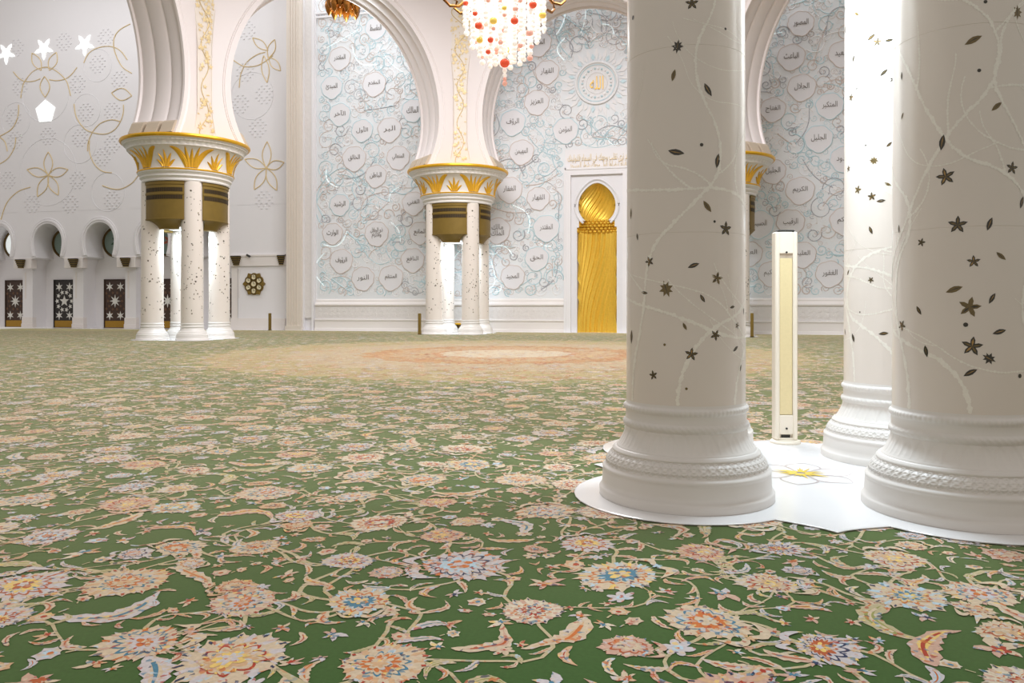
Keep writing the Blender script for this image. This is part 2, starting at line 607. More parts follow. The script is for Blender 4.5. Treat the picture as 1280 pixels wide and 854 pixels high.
def table_at(x, y):
    d = math.hypot(x - DOME[0], y - DOME[1])
    if d < 2.3:
        return TM, d
    if d < 4.8:
        return TMI, d
    if d < MEDR - 0.2:
        return TM, d
    return TABLE, d


def grid(step, jit, zmin, zmax):
    for gx in np.arange(X0, X1, step):
        for k, gy in enumerate(np.arange(Y0, Y1 - 0.6, step)):
            x = gx + (k % 2) * step / 2 + rs.uniform(-jit, jit) * step
            y = gy + rs.uniform(-jit, jit) * step
            z = in_view(x, y)
            if z and zmin <= z < zmax:
                yield x, y, z


occ = {}


def free(x, y, r):
    k = 0.5
    ix, iy = int(x // k), int(y // k)
    for a in range(ix - 2, ix + 3):
        for b in range(iy - 2, iy + 3):
            for (u, v, w) in occ.get((a, b), ()):
                if (u - x) ** 2 + (v - y) ** 2 < (w + r) ** 2:
                    return False
    occ.setdefault((ix, iy), []).append((x, y, r))
    return True


bigs = []
for x, y, z in grid(0.74, 0.27, 0, 50):
    s = rs.uniform(0.16, 0.28)
    if not free(x, y, s * 0.8):
        continue
    q = 1 if z < 15 else 0
    L = LIB['big', q]
    tb, d = table_at(x, y)
    rot = rs.uniform(0, TAU) if rs.rand() < 0.5 else rs.choice([0, pi / 2, pi, -pi / 2]) + rs.normal(0, 0.3)
    put(L[rs.randint(len(L))], x, y, s, rot, 0.0034, tb, sx=rs.uniform(0.85, 1.15))
    bigs.append((x, y, z, s))
B = np.array(bigs)
sazn = []
for i in range(len(B)):
    x, y, z, s = B[i]
    if z > 24:
        continue
    d = np.hypot(B[:, 0] - x, B[:, 1] - y)
    nb = np.argsort(d)[1:5]
    tb, _ = table_at(x, y)
    for j in nb[:3]:
        if d[j] > 2.0:
            continue
        P, T = ribbon((x, y), (B[j, 0], B[j, 1]), rs.uniform(-0.45, 0.45), rs.uniform(0.007, 0.012), 0.0027, tb[IDX['vine']])
        if z < 20:
            for k in (3, 5, 7, 8):
                sg = rs.choice([-1, 1])
                a = atan2(T[k, 1], T[k, 0]) + sg * rs.uniform(0.5, 1.2)
                l = rs.uniform(0.05, 0.11)
                px_, py_ = P[k, 0] + cos(a) * l, P[k, 1] + sin(a) * l
                if free(px_, py_, l * 0.3):
                    L = LIB['saz', 1 if z < 9 else 0]
                    put(L[rs.randint(len(L))], px_, py_, l, a, 0.0029, tb)
for x, y, z in grid(0.32, 0.4, 0, 50):
    tb, d = table_at(x, y)
    if rs.rand() < 0.36:
        s = rs.uniform(0.16, 0.28)
        if free(x, y, s * 0.5):
            L = LIB['saz', 1 if z < 14 else 0]
            put(L[rs.randint(len(L))], x, y, s, rs.uniform(0, TAU), 0.0031, tb)
    else:
        s = rs.uniform(0.09, 0.15)
        if free(x, y, s * 0.85):
            L = LIB['med', 1 if z < 12 else 0]
            put(L[rs.randint(len(L))], x, y, s, rs.uniform(0, TAU), 0.0032, tb)
for zlo, zhi, st in ((0, 14, 0.13), (14, 26, 0.15), (26, 50, 0.22)):
    for x, y, z in grid(st, 0.45, zlo, zhi):
        s = rs.uniform(0.05, 0.085) * (1.25 if z > 26 else 1.12 if z > 12 else 1)
        if free(x, y, s * 0.72):
            tb, d = table_at(x, y)
            L = LIB['sml', 1 if z < 9 else 0]
            put(L[rs.randint(len(L))], x, y, s, rs.uniform(0, TAU), 0.003, tb)

V = np.concatenate(cv)
T = np.concatenate(ct)
C = np.concatenate(cc)
AL = np.concatenate(ca)
# hand-knotted irregularity: every figure is pulled a little out of true
wob = np.zeros((len(V), 2))
for k in range(16):
    wl = rs.uniform(0.09, 0.45)
    an_ = rs.uniform(0, TAU)
    ph = rs.uniform(0, TAU)
    sn = np.sin(TAU / wl * (V[:, 0] * cos(an_) + V[:, 1] * sin(an_)) + ph)
    dr = rs.uniform(0, TAU)
    wob += (wl * 0.020) * np.stack([sn * cos(dr), sn * sin(dr)], 1)
V[:, :2] += wob * (AL > 0)[:, None]
me = bpy.data.meshes.new('carpet')
me.vertices.add(len(V))
me.vertices.foreach_set('co', V.astype(np.float32).ravel())
me.loops.add(len(T) * 3)
me.loops.foreach_set('vertex_index', T.astype(np.int32).ravel())
me.polygons.add(len(T))
me.polygons.foreach_set('loop_start', np.arange(0, len(T) * 3, 3, dtype=np.int32))
me.update(calc_edges=True)
me.polygons.foreach_set('use_smooth', [False] * len(T))
at = me.color_attributes.new('yarn', 'FLOAT_COLOR', 'POINT')
at.data.foreach_set('color', np.concatenate([C, AL[:, None]], 1).astype(np.float32).ravel())
print('carpet tris', len(T))
cm = bpy.data.materials.new('wool_carpet')
cm.use_nodes = True
nt = cm.node_tree
bs = nt.nodes['Principled BSDF']
an = nt.nodes.new('ShaderNodeAttribute')
an.attribute_name = 'yarn'
tc = nt.nodes.new('ShaderNodeTexCoord')
nz = nt.nodes.new('ShaderNodeTexNoise')
nz.inputs['Scale'].default_value = 45
nz.inputs['Detail'].default_value = 4
nt.links.new(tc.outputs['Object'], nz.inputs['Vector'])
mr = nt.nodes.new('ShaderNodeMapRange')
mr.inputs['To Min'].default_value = 0.72
mr.inputs['To Max'].default_value = 1.22
nt.links.new(nz.outputs['Fac'], mr.inputs['Value'])
mu = nt.nodes.new('ShaderNodeMix')
mu.data_type = 'RGBA'
mu.blend_type = 'MULTIPLY'
mu.inputs[0].default_value = 1
# small flecks of other yarn inside the figures
wn = nt.nodes.new('ShaderNodeTexNoise')
wn.inputs['Scale'].default_value = 22
wa = nt.nodes.new('ShaderNodeMix')
wa.data_type = 'RGBA'
wa.inputs[0].default_value = 0.035
nt.links.new(tc.outputs['Object'], wn.inputs['Vector'])
nt.links.new(tc.outputs['Object'], wa.inputs[6])
nt.links.new(wn.outputs['Color'], wa.inputs[7])
vo = nt.nodes.new('ShaderNodeTexVoronoi')
vo.inputs['Scale'].default_value = 46
nt.links.new(wa.outputs[2], vo.inputs['Vector'])
sp_ = nt.nodes.new('ShaderNodeSeparateColor')
nt.links.new(vo.outputs['Color'], sp_.inputs[0])
rp = nt.nodes.new('ShaderNodeValToRGB')
rp.color_ramp.interpolation = 'CONSTANT'
els = [(0.0, 'cream'), (0.2, 'lilac'), (0.4, 'pink'), (0.5, 'orange'), (0.6, 'yellow'), (0.67, 'red'), (0.76, 'blue'), (0.84, 'pale_blue'), (0.92, 'navy')]
while len(rp.color_ramp.elements) < len(els):
    rp.color_ramp.elements.new(0.5)
for e, (p_, c_) in zip(rp.color_ramp.elements, els):
    e.position = p_
    e.color = lin(*RGB[c_])
nt.links.new(sp_.outputs[0], rp.inputs['Fac'])
gt = nt.nodes.new('ShaderNodeMath')
gt.operation = 'GREATER_THAN'
gt.inputs[1].default_value = 0.74
nt.links.new(sp_.outputs[1], gt.inputs[0])
ml = nt.nodes.new('ShaderNodeMath')
ml.operation = 'MULTIPLY'
nt.links.new(gt.outputs[0], ml.inputs[0])
nt.links.new(an.outputs['Alpha'], ml.inputs[1])
m3 = nt.nodes.new('ShaderNodeMath')
m3.operation = 'MULTIPLY'
m3.inputs[1].default_value = 0.75
nt.links.new(ml.outputs[0], m3.inputs[0])
fm_ = nt.nodes.new('ShaderNodeMix')
fm_.data_type = 'RGBA'
nt.links.new(m3.outputs[0], fm_.inputs[0])
nt.links.new(an.outputs['Color'], fm_.inputs[6])
nt.links.new(rp.outputs['Color'], fm_.inputs[7])
nt.links.new(fm_.outputs[2], mu.inputs[6])
nt.links.new(mr.outputs['Result'], mu.inputs[7])
nt.links.new(mu.outputs[2], bs.inputs['Base Color'])
bs.inputs['Roughness'].default_value = 0.95
bs.inputs['Specular IOR Level'].default_value = 0.06
bs.inputs['Sheen Weight'].default_value = 1.0
bs.inputs['Sheen Roughness'].default_value = 0.32
bs.inputs['Sheen Tint'].default_value = lin(238, 228, 188)
me.materials.append(cm)
carpet = link('carpet', me)
carpet.location = (0, 0, 0.004)
tag(carpet, 'wall to wall green wool carpet with floral vines and a peach central medallion', 'carpet')

fl = MB()
fl.box(X0, X1, Y0, 49.5, -0.3, 0.0)
tag(fl.build('floor', 'marble_floor'), kind='structure')


# ------------------------------------------------------------------ marble cluster plates
def plate_outline(rl=0.93, off=1.05, cusp=1.95, notch=0.40):
    pts = []
    for q in range(4):
        base = q * pi / 2
        c, s = cos(base), sin(base)

        def R(x, y):
            return (c * x - s * y, s * x + c * y)
        # side facing -Y of this quadrant: cusp, then the right hand lobe
        pts.append(R(0, -cusp))
        nx = off - notch - 0.26
        ny = -off - sqrt(max(0, rl ** 2 - (off - nx) ** 2))
        for k in range(1, 5):
            t = k / 5
            pts.append(R(nx * t, -cusp + (ny + cusp) * (t ** 0.75)))
        a0 = atan2(ny + off, nx - off)
        a1 = atan2(-(nx - off), -(ny + off))
        if a1 < a0:
            a1 += TAU
        a1 = pi / 2 - a0 - pi / 2
        a1 = -a0 - pi / 2 if False else (pi / 2 + (-pi / 2 - a0)) - 0
        # arc runs counter-clockwise from a0 to the mirror of a0 about the diagonal -45 degrees
        a1 = -pi / 2 - a0
        while a1 < a0:
            a1 += TAU
        for k in range(21):
            a = a0 + (a1 - a0) * k / 20
            pts.append(R(off + rl * cos(a), -off + rl * sin(a)))
        for k in range(4, 0, -1):
            t = k / 5
            x, y = nx * t, -cusp + (ny + cusp) * (t ** 0.75)
            pts.append(R(-y, -x))
    return pts


def plate(c, label, detail):
    t = empty('marble_floor_plate', (c[0], c[1], 0), 0, label, 'floor plate', None, 'thing')
    mb = MB()
    po = plate_outline()
    n = len(po)
    top = [(x * 0.994, y * 0.994) for x, y in po]
    v = [(x, y, 0.0125) for x, y in po] + [(x, y, 0.018) for x, y in po] + [(x, y, 0.022) for x, y in top] + [(0, 0, 0.022)]
    f = []
    for i in range(n):
        j = (i + 1) % n
        f += [(i, j, n + j, n + i), (n + i, n + j, 2 * n + j, 2 * n + i), (2 * n + i, 2 * n + j, 3 * n)]
    mb.add(v, f)
    mb.build('slab', 'marble_floor', t, smooth=False)
    if detail:
        m2 = MB()
        for k in range(6):
            a = TAU * k / 6 + 0.35
            ca, sa = cos(a), sin(a)
            L, W = (0.52, 0.17)
            loop = []
            for i in range(28):
                u = i / 28
                if u < 0.5:
                    s_ = u * 2
                    loop.append((L * s_, W * sin(pi * s_ ** 1.3)))
                else:
                    s_ = 2 - 2 * u
                    loop.append((L * s_, -W * sin(pi * s_ ** 1.3)))
            zk = 0.0226 + 0.0003 * k
            ring = [(ca * x - sa * y, sa * x + ca * y, zk) for x, y in loop]
            inn = [(ca * (0.03 + x * 0.93) - sa * y * 0.88, sa * (0.03 + x * 0.90) + ca * y * 0.82, zk) for x, y in loop]
            f = [(i, 28 + i, 28 + (i + 1) % 28, (i + 1) % 28)[::-1] for i in range(28)]
            m2.add(ring + inn, f, 0)
            rnd = random.Random(k)
            for j in range(7):
                b = a + rnd.uniform(-0.35, 0.35)
                l = rnd.uniform(0.12, 0.30)
                w = 0.02
                cb, sb = cos(b), sin(b)
                q = [(0.04, -w), (0.04, w), (l, 0)]
                m2.add([(cb * x - sb * y, sb * x + cb * y, 0.0246 + 0.0001 * (k * 7 + j)) for x, y in q], [(0, 2, 1)[::-1]], 1)
        for j in range(0):                     # long petal outlines that run out under the columns
            a = 0.1 + j * 2.1
            pts = [(0.5 * cos(a) + u * 0.75 * cos(a + 0.25), 0.5 * sin(a) + u * 0.75 * sin(a + 0.25) + 0.1 * sin(pi * u), 0.0226) for u in np.linspace(0, 1, 12)]
            m2.tube(pts, 0.006, 4, 0)
        m2.build('flower_inlay', ['inlay_grey', 'inlay_yellow'], t, smooth=False)
    return t


plate(NEAR, 'white marble floor plate with a yellow flower inlay under the nearest columns', True)
plate(LEFT, 'white marble floor plate under the left far group of four columns', False)
plate(MID, 'white marble floor plate under the middle far group of four columns', False)
plate(FAR, 'white marble floor plate under the far columns hidden behind the nearest column', False)
plate(RIGHT, 'white marble floor plate under the column group hidden behind the right near column', False)

# ------------------------------------------------------------------ columns
PT = 0.023
BASE = [(0.717, 0.0), (0.717, 0.055), (0.708, 0.07), (0.694, 0.078), (0.692, 0.12), (0.689, 0.19), (0.684, 0.205), (0.688, 0.215), (0.690, 0.228),
        (0.684, 0.240), (0.672, 0.246), (0.668, 0.252)]
BASE += [(0.664 - 0.062 * u + 0.014 * sin(pi * u), 0.258 + 0.108 * u) for u in np.linspace(0, 1, 30)]
BASE += [(0.606, 0.370), (0.606, 0.380), (0.598, 0.386), (0.592, 0.396), (0.584, 0.402), (0.572, 0.404), (0.570, 0.410), (0.560, 0.418)]
BASE += [(0.556 - 0.060 * sin(pi / 2 * u) ** 1.0, 0.424 + 0.145 * u) for u in np.linspace(0, 1, 16)]
BASE += [(0.500, 0.574), (0.509, 0.584), (0.514, 0.598), (0.514, 0.612), (0.508, 0.626), (0.499, 0.634), (0.495, 0.642), (0.494, 0.70), (0.496, 0.708),
         (0.504, 0.718), (0.509, 0.732), (0.508, 0.746), (0.502, 0.756), (0.494, 0.762), (0.491, 0.772), (0.489, 0.79)]


def base_fn(a, z, r):
    if 0.262 < z < 0.362:                        # interlaced band
        v = (z - 0.262) / 0.1
        n = 56
        s1 = 0.5 + 0.28 * cos(n * a)
        s2 = 0.5 - 0.28 * cos(n * a)
        e = min(abs(v - s1), abs(v - s2), abs(v - s1 + 0.26), abs(v - s2 - 0.26))
        return 0.010 * max(0.0, 1 - (e / 0.13) ** 2) - 0.006
    if 0.430 < z < 0.565:                        # lotus leaves on the hollow neck
        v = (z - 0.43) / 0.135
        n = 30
        u = (a * n / TAU) % 1 * 2 - 1
        e = abs(u) - (1 - v ** 2 * 0.92)
        return 0.004 * (1 / (1 + math.exp(-e * 14))) - 0.003 * abs(sin(n * a)) * (1 - v)
    if 0.584 <= z <= 0.626:                      # rope
        return 0.004 * sin(64 * a + z * 150)
    if 0.718 <= z <= 0.756:                      # beads
        return 0.005 * abs(sin(42 * a))
    return 0.0


b_ = MB()
b_.lathe([(r, z + PT) for r, z in BASE], 504, fn=lambda a, z, r: base_fn(a, z - PT, r), cap=False)
BASE_ME = b_.mesh('column_base', 'marble_base', True, 60)
b_ = MB()
b_.lathe([(r, z + PT) for r, z in BASE], 72, cap=False)
BASE_FAR = b_.mesh('column_base_plain', 'marble_base', True, 60)
SH_Z0, SH_Z1 = 0.79 + PT, 7.24


def shaft_r(z):
    return 0.489 - 0.0025 * (z - 0.8)


def shaft_profile():
    pr = [(shaft_r(SH_Z0), SH_Z0)]
    for zj in (2.17, 3.63, 5.09, 6.55):
        pr += [(shaft_r(zj), zj - 0.004), (shaft_r(zj) - 0.002, zj - 0.0025), (shaft_r(zj) - 0.002, zj + 0.0025), (shaft_r(zj), zj + 0.004)]
    return pr + [(shaft_r(SH_Z1), SH_Z1)]


def surf(th, z, e=0.0016):
    r = shaft_r(z) + e
    return (r * cos(th), r * sin(th), z)


def decal(mb, th, z, poly, mi, rot=0.0, s=1.0, e=0.0016):
    c, n = cos(rot), sin(rot)
    r = shaft_r(z)
    pts = [(0, 0)] + poly
    v = []
    for (x, y) in pts:
        u, w = s * (c * x - n * y), s * (n * x + c * y)
        v.append(surf(th + u / r, z + w, e))
    k = len(poly)
    mb.add(v, [(0, 1 + i, 1 + (i + 1) % k) for i in range(k)], mi)


LEAF = [(0.5, 0), (0.3, 0.13), (0.05, 0.2), (-0.2, 0.16), (-0.4, 0.06), (-0.52, 0.0), (-0.4, -0.07), (-0.2, -0.15), (0.05, -0.17), (0.3, -0.1)]
VEIN = [(0.42, 0.01), (0.1, 0.05), (-0.4, 0.01), (0.1, -0.01)]
STARF = [((0.5 if i % 4 == 0 else (0.33 if i % 2 else 0.17)) * cos(TAU * i / 20), (0.5 if i % 4 == 0 else (0.33 if i % 2 else 0.17)) * sin(TAU * i / 20)) for i in range(20)]
MAPLE = [(0.5, 0), (0.25, 0.1), (0.32, 0.3), (0.1, 0.2), (0.0, 0.46), (-0.12, 0.22), (-0.36, 0.3), (-0.25, 0.08), (-0.52, 0.0), (-0.25, -0.1), (-0.3, -0.3),
         (-0.1, -0.2), (0.04, -0.42), (0.12, -0.18), (0.34, -0.26), (0.25, -0.08)]


def add_inlay(mb, th, z, typ, s, rot, rnd):
    base, hi = rnd.choice([(2, 4), (2, 3), (3, 2), (2, 4)])
    if typ == 'leaf':
        decal(mb, th, z, LEAF, base, rot, s)
        decal(mb, th, z, VEIN, hi, rot, s, 0.0022)
    elif typ == 'star':
        decal(mb, th, z, STARF, base, rot, s)
        for k in range(5):
            a = rot + TAU * k / 5
            decal(mb, th, z, [(0.4, 0.0), (0.2, 0.05), (0.06, 0.0), (0.2, -0.05)], hi if k % 2 else 3, a, s, 0.0022)
    elif typ == 'maple':
        decal(mb, th, z, MAPLE, base, rot, s)
        decal(mb, th, z, VEIN, hi, rot, s * 0.9, 0.0022)
    else:
        decal(mb, th, z, [(0.5 * cos(TAU * i / 8), 0.5 * sin(TAU * i / 8)) for i in range(8)], base, 0, s)


def vine(mb, th, z, zend, rnd, w=0.02, ang=pi / 2, leaves=None, depth=0, drift=0.0):
    step = 0.025
    P = []
    curv = 0.0
    hold = 0
    while z < zend and len(P) < 260:
        if hold <= 0:
            curv = rnd.uniform(-2.6, 2.6) + (pi / 2 - ang) * 1.2
            hold = rnd.randint(8, 22)
        hold -= 1
        ang += curv * step
        P.append((th, z, ang))
        th += cos(ang) * step / shaft_r(z)
        z += sin(ang) * step
        if depth < 2 and rnd.random() < (0.035 if depth == 0 else 0.025) and len(P) > 8:
            L = rnd.uniform(0.25, 0.6)
            vine(mb, th, z, min(zend, z + L), rnd, w * 0.6, ang + rnd.choice([-1, 1]) * rnd.uniform(0.6, 1.0), leaves, depth + 1)
    n = len(P)
    if n < 3:
        return
    for i, (t, zz, a) in enumerate(P):
        ww = w * (1 - 0.5 * i / n) * rnd.uniform(0.6, 1.25) * 0.5
        r = shaft_r(zz)
        off = rnd.uniform(-0.25, 0.25) * ww
        e = 0.0010 + rnd.uniform(0, 0.0006)
        m_ = 6
        a0 = rnd.uniform(0, TAU)
        c = (t - sin(a) * off / r, zz + cos(a) * off)
        vv = [surf(c[0], c[1], e)]
        for k in range(m_):
            b = a0 + TAU * k / m_
            x, y = max(ww, 0.012) * 1.15 * cos(b), ww * rnd.uniform(0.8, 1.15) * sin(b)
            vv.append(surf(c[0] + (cos(a) * x - sin(a) * y) / r, c[1] + sin(a) * x + cos(a) * y, e))
        mb.add(vv, [(0, 1 + k, 1 + (k + 1) % m_) for k in range(m_)], 1)
    if leaves is not None:
        leaves.append(P[-1])
        for i in range(12, n, 16):
            leaves.append(P[i])


def make_shaft(seed, n_leaf, vines=4, placed=None, lsize=1.0, segs=144):
    rnd = random.Random(seed)
    mb = MB()
    mb.lathe(shaft_profile(), segs, cap=False)
    for k in range(vines):
        vine(mb, TAU * (k + 0.3 * rnd.random()) / vines, SH_Z0 + 0.02, 6.2, rnd, 0.036)
    for (th, z, typ, s, rot) in placed or []:
        add_inlay(mb, th, z, typ, s, rot, rnd)
    for k in range(n_leaf):
        z = rnd.uniform(1.0, 6.9)
        th = rnd.uniform(0, TAU)
        if placed and abs((th - VIEWA[0] + pi) % TAU - pi) < 1.5 and z < 4.2:
            continue
        typ = rnd.choices(['leaf', 'star', 'maple', 'dot'], [6, 3, 1.5, 2])[0]
        s = dict(leaf=0.085, star=0.09, maple=0.11, dot=0.02)[typ] * rnd.uniform(0.75, 1.15) * lsize
        add_inlay(mb, th, z, typ, s, rnd.uniform(0, TAU), rnd)
    return mb.mesh('column_shaft', ['marble', 'pearl', 'leaf_dark', 'leaf_olive', 'leaf_gold'], True, 14)


def hit(px, py, c):
    d = ray(px, py)
    a = d[0] ** 2 + d[1] ** 2
    r = 0.484
    b = -2 * (d[0] * c[0] + d[1] * c[1])
    k = c[0] ** 2 + c[1] ** 2 - r * r
    q = b * b - 4 * a * k
    if q < 0:
        return None
    t = (-b - sqrt(q)) / (2 * a)
    x, y = d[0] * t - c[0], d[1] * t - c[1]
    return atan2(y, x), EYE + d[2] * t, t


def placed_from(lst, c):
    out = []
    for (px, py, typ, size, rot) in lst:
        h = hit(px, py, c)
        if h:
            out.append((h[0], h[1], typ, 1.15 * size * h[2] / FPX, radians(rot)))
    return out


CA, CB, CC, CD = [(NEAR[0] + a * 1.05, NEAR[1] + b * 1.05) for a, b in ((-1, -1), (1, -1), (1, 1), (-1, 1))]
LA = [(865, 4, 'star', 15, 20), (791, 22, 'dot', 5, 0), (847, 58, 'maple', 15, 80), (842, 94, 'leaf', 13, 75), (885, 112, 'leaf', 16, 120),
      (907, 36, 'dot', 3, 0), (845, 190, 'leaf', 18, 165), (897, 201, 'leaf', 16, 80), (877, 181, 'dot', 4, 0), (884, 258, 'leaf', 15, 125),
      (893, 277, 'dot', 3, 0), (907, 286, 'star', 17, 15), (789, 267, 'leaf', 12, 85), (797, 296, 'leaf', 8, 100), (812, 327, 'star', 12, 40),
      (867, 332, 'leaf', 13, 20), (896, 348, 'star', 15, 5), (833, 361, 'maple', 19, 110), (806, 366, 'leaf', 9, 170), (878, 373, 'leaf', 10, 120),
      (915, 384, 'leaf', 8, 10), (929, 389, 'leaf', 8, 90), (856, 408, 'leaf', 9, 115), (894, 419, 'star', 13, 60), (790, 421, 'leaf', 15, 85),
      (921, 407, 'star', 8, 0), (831, 431, 'dot', 3, 0), (864, 443, 'star', 15, 10), (919, 436, 'leaf', 10, 30), (817, 469, 'star', 11, 30),
      (858, 486, 'dot', 3, 0), (925, 460, 'leaf', 8, 70)]
LBB = [(1217, 50, 'leaf', 18, 25), (1272, 15, 'maple', 16, 90), (1232, 2, 'dot', 4, 0), (1224, 88, 'dot', 4, 0), (1246, 133, 'leaf', 14, 40),
       (1178, 178, 'leaf', 17, 80), (1182, 221, 'star', 20, 30), (1265, 210, 'star', 15, 10), (1277, 253, 'leaf', 14, 70), (1197, 281, 'star', 20, 15),
       (1237, 280, 'leaf', 15, 70), (1152, 303, 'star', 10, 0), (1128, 145, 'leaf', 8, 60), (1127, 95, 'leaf', 9, 90), (1217, 327, 'star', 14, 20),
       (1251, 320, 'leaf', 13, 140), (1193, 362, 'leaf', 17, 20), (1212, 384, 'star', 23, 150), (1240, 373, 'leaf', 13, 60), (1207, 406, 'dot', 5, 0),
       (1249, 415, 'leaf', 15, 15), (1215, 433, 'star', 22, 10), (1236, 448, 'maple', 15, 150), (1213, 466, 'leaf', 15, 30), (1158, 439, 'leaf', 13, 100),
       (1128, 407, 'star', 13, 60), (1149, 388, 'leaf', 11, 120), (1124, 286, 'leaf', 9, 90), (1274, 470, 'dot', 5, 0)]
VIEWA = [atan2(-CA[1], -CA[0])]
me_A = make_shaft(3, 60, 7, placed_from(LA, CA))
VIEWA = [atan2(-CB[1], -CB[0])]
me_B = make_shaft(8, 60, 7, placed_from(LBB, CB))
me_C = make_shaft(21, 120, 7)
me_D = make_shaft(34, 110, 7)
far_meshes = [make_shaft(50 + k, 190, 0, None, 1.0, 64) for k in range(4)]


def column(c, shaft, base, label, group):
    t = empty('marble_column', (c[0], c[1], 0), 0, label, 'column', group, 'thing')
    link('base', base, t)
    link('shaft', shaft, t)
    return t


G = 'inlaid marble columns in groups of four'
column(CA, me_A, BASE_ME, 'nearest white column with dark leaf inlay, standing left of the slim upright loudspeaker', G)
column(CB, me_B, BASE_ME, 'large white column with pearl vines and dark leaves, cut off by the right edge', G)
column(CC, me_C, BASE_ME, 'brightly lit white column right of the slim loudspeaker, partly behind the right near column', G)
column(CD, me_D, BASE_ME, 'white column almost fully hidden directly behind the nearest inlaid column', G)
for c, nm in ((LEFT, 'left far group under the gilded capital'), (MID, 'middle far group near the golden prayer niche'),
              (FAR, 'far group behind the nearest column'), (RIGHT, 'group hidden behind the right near column')):
    for (a, b, w), me_ in zip(((-1, -1, 'leftmost column'), (1, -1, 'foremost column'), (1, 1, 'rightmost column'), (-1, 1, 'rear column')), far_meshes):
        column((c[0] + a * 1.05, c[1] + b * 1.05), me_, BASE_FAR, 'slim white %s of the %s' % (w, nm), G)

# ------------------------------------------------------------------ capitals and loudspeaker housings
BOWL = [(2.06, 7.82), (2.07, 7.95), (2.10, 8.10), (2.16, 8.28), (2.25, 8.45), (2.37, 8.60), (2.50, 8.72)]


def bowl_r(z):
    for (r0, z0), (r1, z1) in zip(BOWL, BOWL[1:]):
        if z <= z1:
            return r0 + (r1 - r0) * max(0, (z - z0)) / (z1 - z0)
    return BOWL[-1][0]


def capital_meshes():
    out = []
    d = MB()
    d.lathe([(0.0, 5.22), (0.90, 5.22), (0.955, 5.26), (0.955, 7.26)], 64, cap=False)
    out.append(('drum', d.mesh('drum', 'marble')))
    m = MB()
    m.lathe([(0.9, 7.245), (1.93, 7.245), (1.95, 7.30), (1.93, 7.36), (1.97, 7.42), (2.02, 7.46), (2.02, 7.52), (2.0, 7.54), (2.05, 7.6), (2.11, 7.66), (2.12, 7.72)], 96, cap=False)
    out.append(('moulding', m.mesh('moulding', 'marble_base')))
    g = MB()
    g.lathe([(2.1, 7.71), (2.14, 7.72), (2.15, 7.755), (2.13, 7.79), (2.07, 7.80)], 96, cap=False)
    out.append(('gold_ring', g.mesh('gold_ring', 'gold')))
    b = MB()
    b.lathe([(2.08, 7.79)] + BOWL, 96, cap=False)
    out.append(('bowl', b.mesh('bowl', 'marble_base')))
    c = MB()
    c.lathe([(2.49, 8.71), (2.56, 8.74), (2.57, 8.78), (2.55, 8.80), (2.58, 8.86), (2.66, 8.93), (2.70, 8.95), (2.70, 8.98), (2.76, 9.04), (2.82, 9.10), (2.82, 9.12)], 240, cap=False,
            fn=lambda a, z, r: (0.035 * (sin(60 * a) > 0) if 8.80 <= z <= 8.87 else (0.018 * sin(90 * a) if 8.92 < z < 8.99 else 0)))
    out.append(('cornice', c.mesh('cornice', 'marble_base')))
    r = MB()
    r.lathe([(2.78, 9.06), (2.84, 9.07), (2.88, 9.13), (2.87, 9.20), (2.8, 9.23), (0.3, 9.235)], 96, cap=False)
    out.append(('gold_rim', r.mesh('gold_rim', 'gold')))
    l = MB()

    def blade(th0, z0, pts, w0):
        n = 12
        v, f = [], []
        for i in range(n):
            t = i / (n - 1)
            # quadratic curve in (arc, z)
            x = 2 * (1 - t) * t * pts[0][0] + t * t * pts[1][0]
            z = z0 + 2 * (1 - t) * t * pts[0][1] + t * t * pts[1][1]
            w = w0 * (0.75 + 0.6 * sin(pi * min(1, t * 1.15)) if t < 0.85 else 1.0 - (t - 0.85) / 0.15 * 0.9) * (1 - 0.35 * t)
            dx = 2 * (1 - 2 * t) * pts[0][0] + 2 * t * pts[1][0]
            dz = 2 * (1 - 2 * t) * pts[0][1] + 2 * t * pts[1][1]
            L = math.hypot(dx, dz) + 1e-9
            nx, nz_ = -dz / L, dx / L
            for sg, e in ((1, 0.008), (0, 0.05), (-1, 0.008)):
                zz = min(8.71, max(7.81, z + sg * nz_ * w))
                rr = bowl_r(zz) + e
                a = th0 + (x + sg * nx * w) / rr
                v.append((rr * cos(a), rr * sin(a), zz))
        for i in range(n - 1):
            for k in range(2):
                f.append((3 * i + k, 3 * i + k + 1, 3 * i + 4 + k, 3 * i + 3 + k))
        l.add(v, f)
    for k in range(6):
        th = TAU * k / 6 + 0.2
        for x0, cx_, cz_, ex, ez, w in ((0.0, 0.0, 0.45, 0.0, 0.80, 0.075), (0.09, 0.10, 0.5, 0.30, 0.86, 0.075), (-0.09, -0.10, 0.5, -0.30, 0.86, 0.075),
                                        (0.2, 0.18, 0.72, 0.92, 0.84, 0.105), (-0.2, -0.18, 0.72, -0.92, 0.84, 0.105),
                                        (0.13, 0.10, 0.40, 0.50, 0.66, 0.06), (-0.13, -0.10, 0.40, -0.50, 0.66, 0.06)):
            blade(th + x0 / 2.1, 7.83, ((cx_, cz_), (ex - x0, ez)), w)
        th += TAU / 12
        for x0, cx_, cz_, ex, ez, w in ((0.0, 0.0, 0.4, 0.0, 0.72, 0.065), (0.06, 0.06, 0.34, 0.30, 0.58, 0.06), (-0.06, -0.06, 0.34, -0.30, 0.58, 0.06), (0.12, 0.14, 0.22, 0.42, 0.32, 0.055), (-0.12, -0.14, 0.22, -0.42, 0.32, 0.055)):
            blade(th + x0 / 2.1, 7.83, ((cx_, cz_), (ex - x0, ez)), w)
    out.append(('gilded_leaves', l.mesh('gilded_leaves', 'gold_leafwork')))
    lm = MB()
    lm.lathe([(0.0, 5.19), (0.86, 5.19), (0.88, 5.22)], 40, cap=False)
    out.append(('lamp', lm.mesh('lamp', 'lamp_cool')))
    return out


CAPS = capital_meshes()


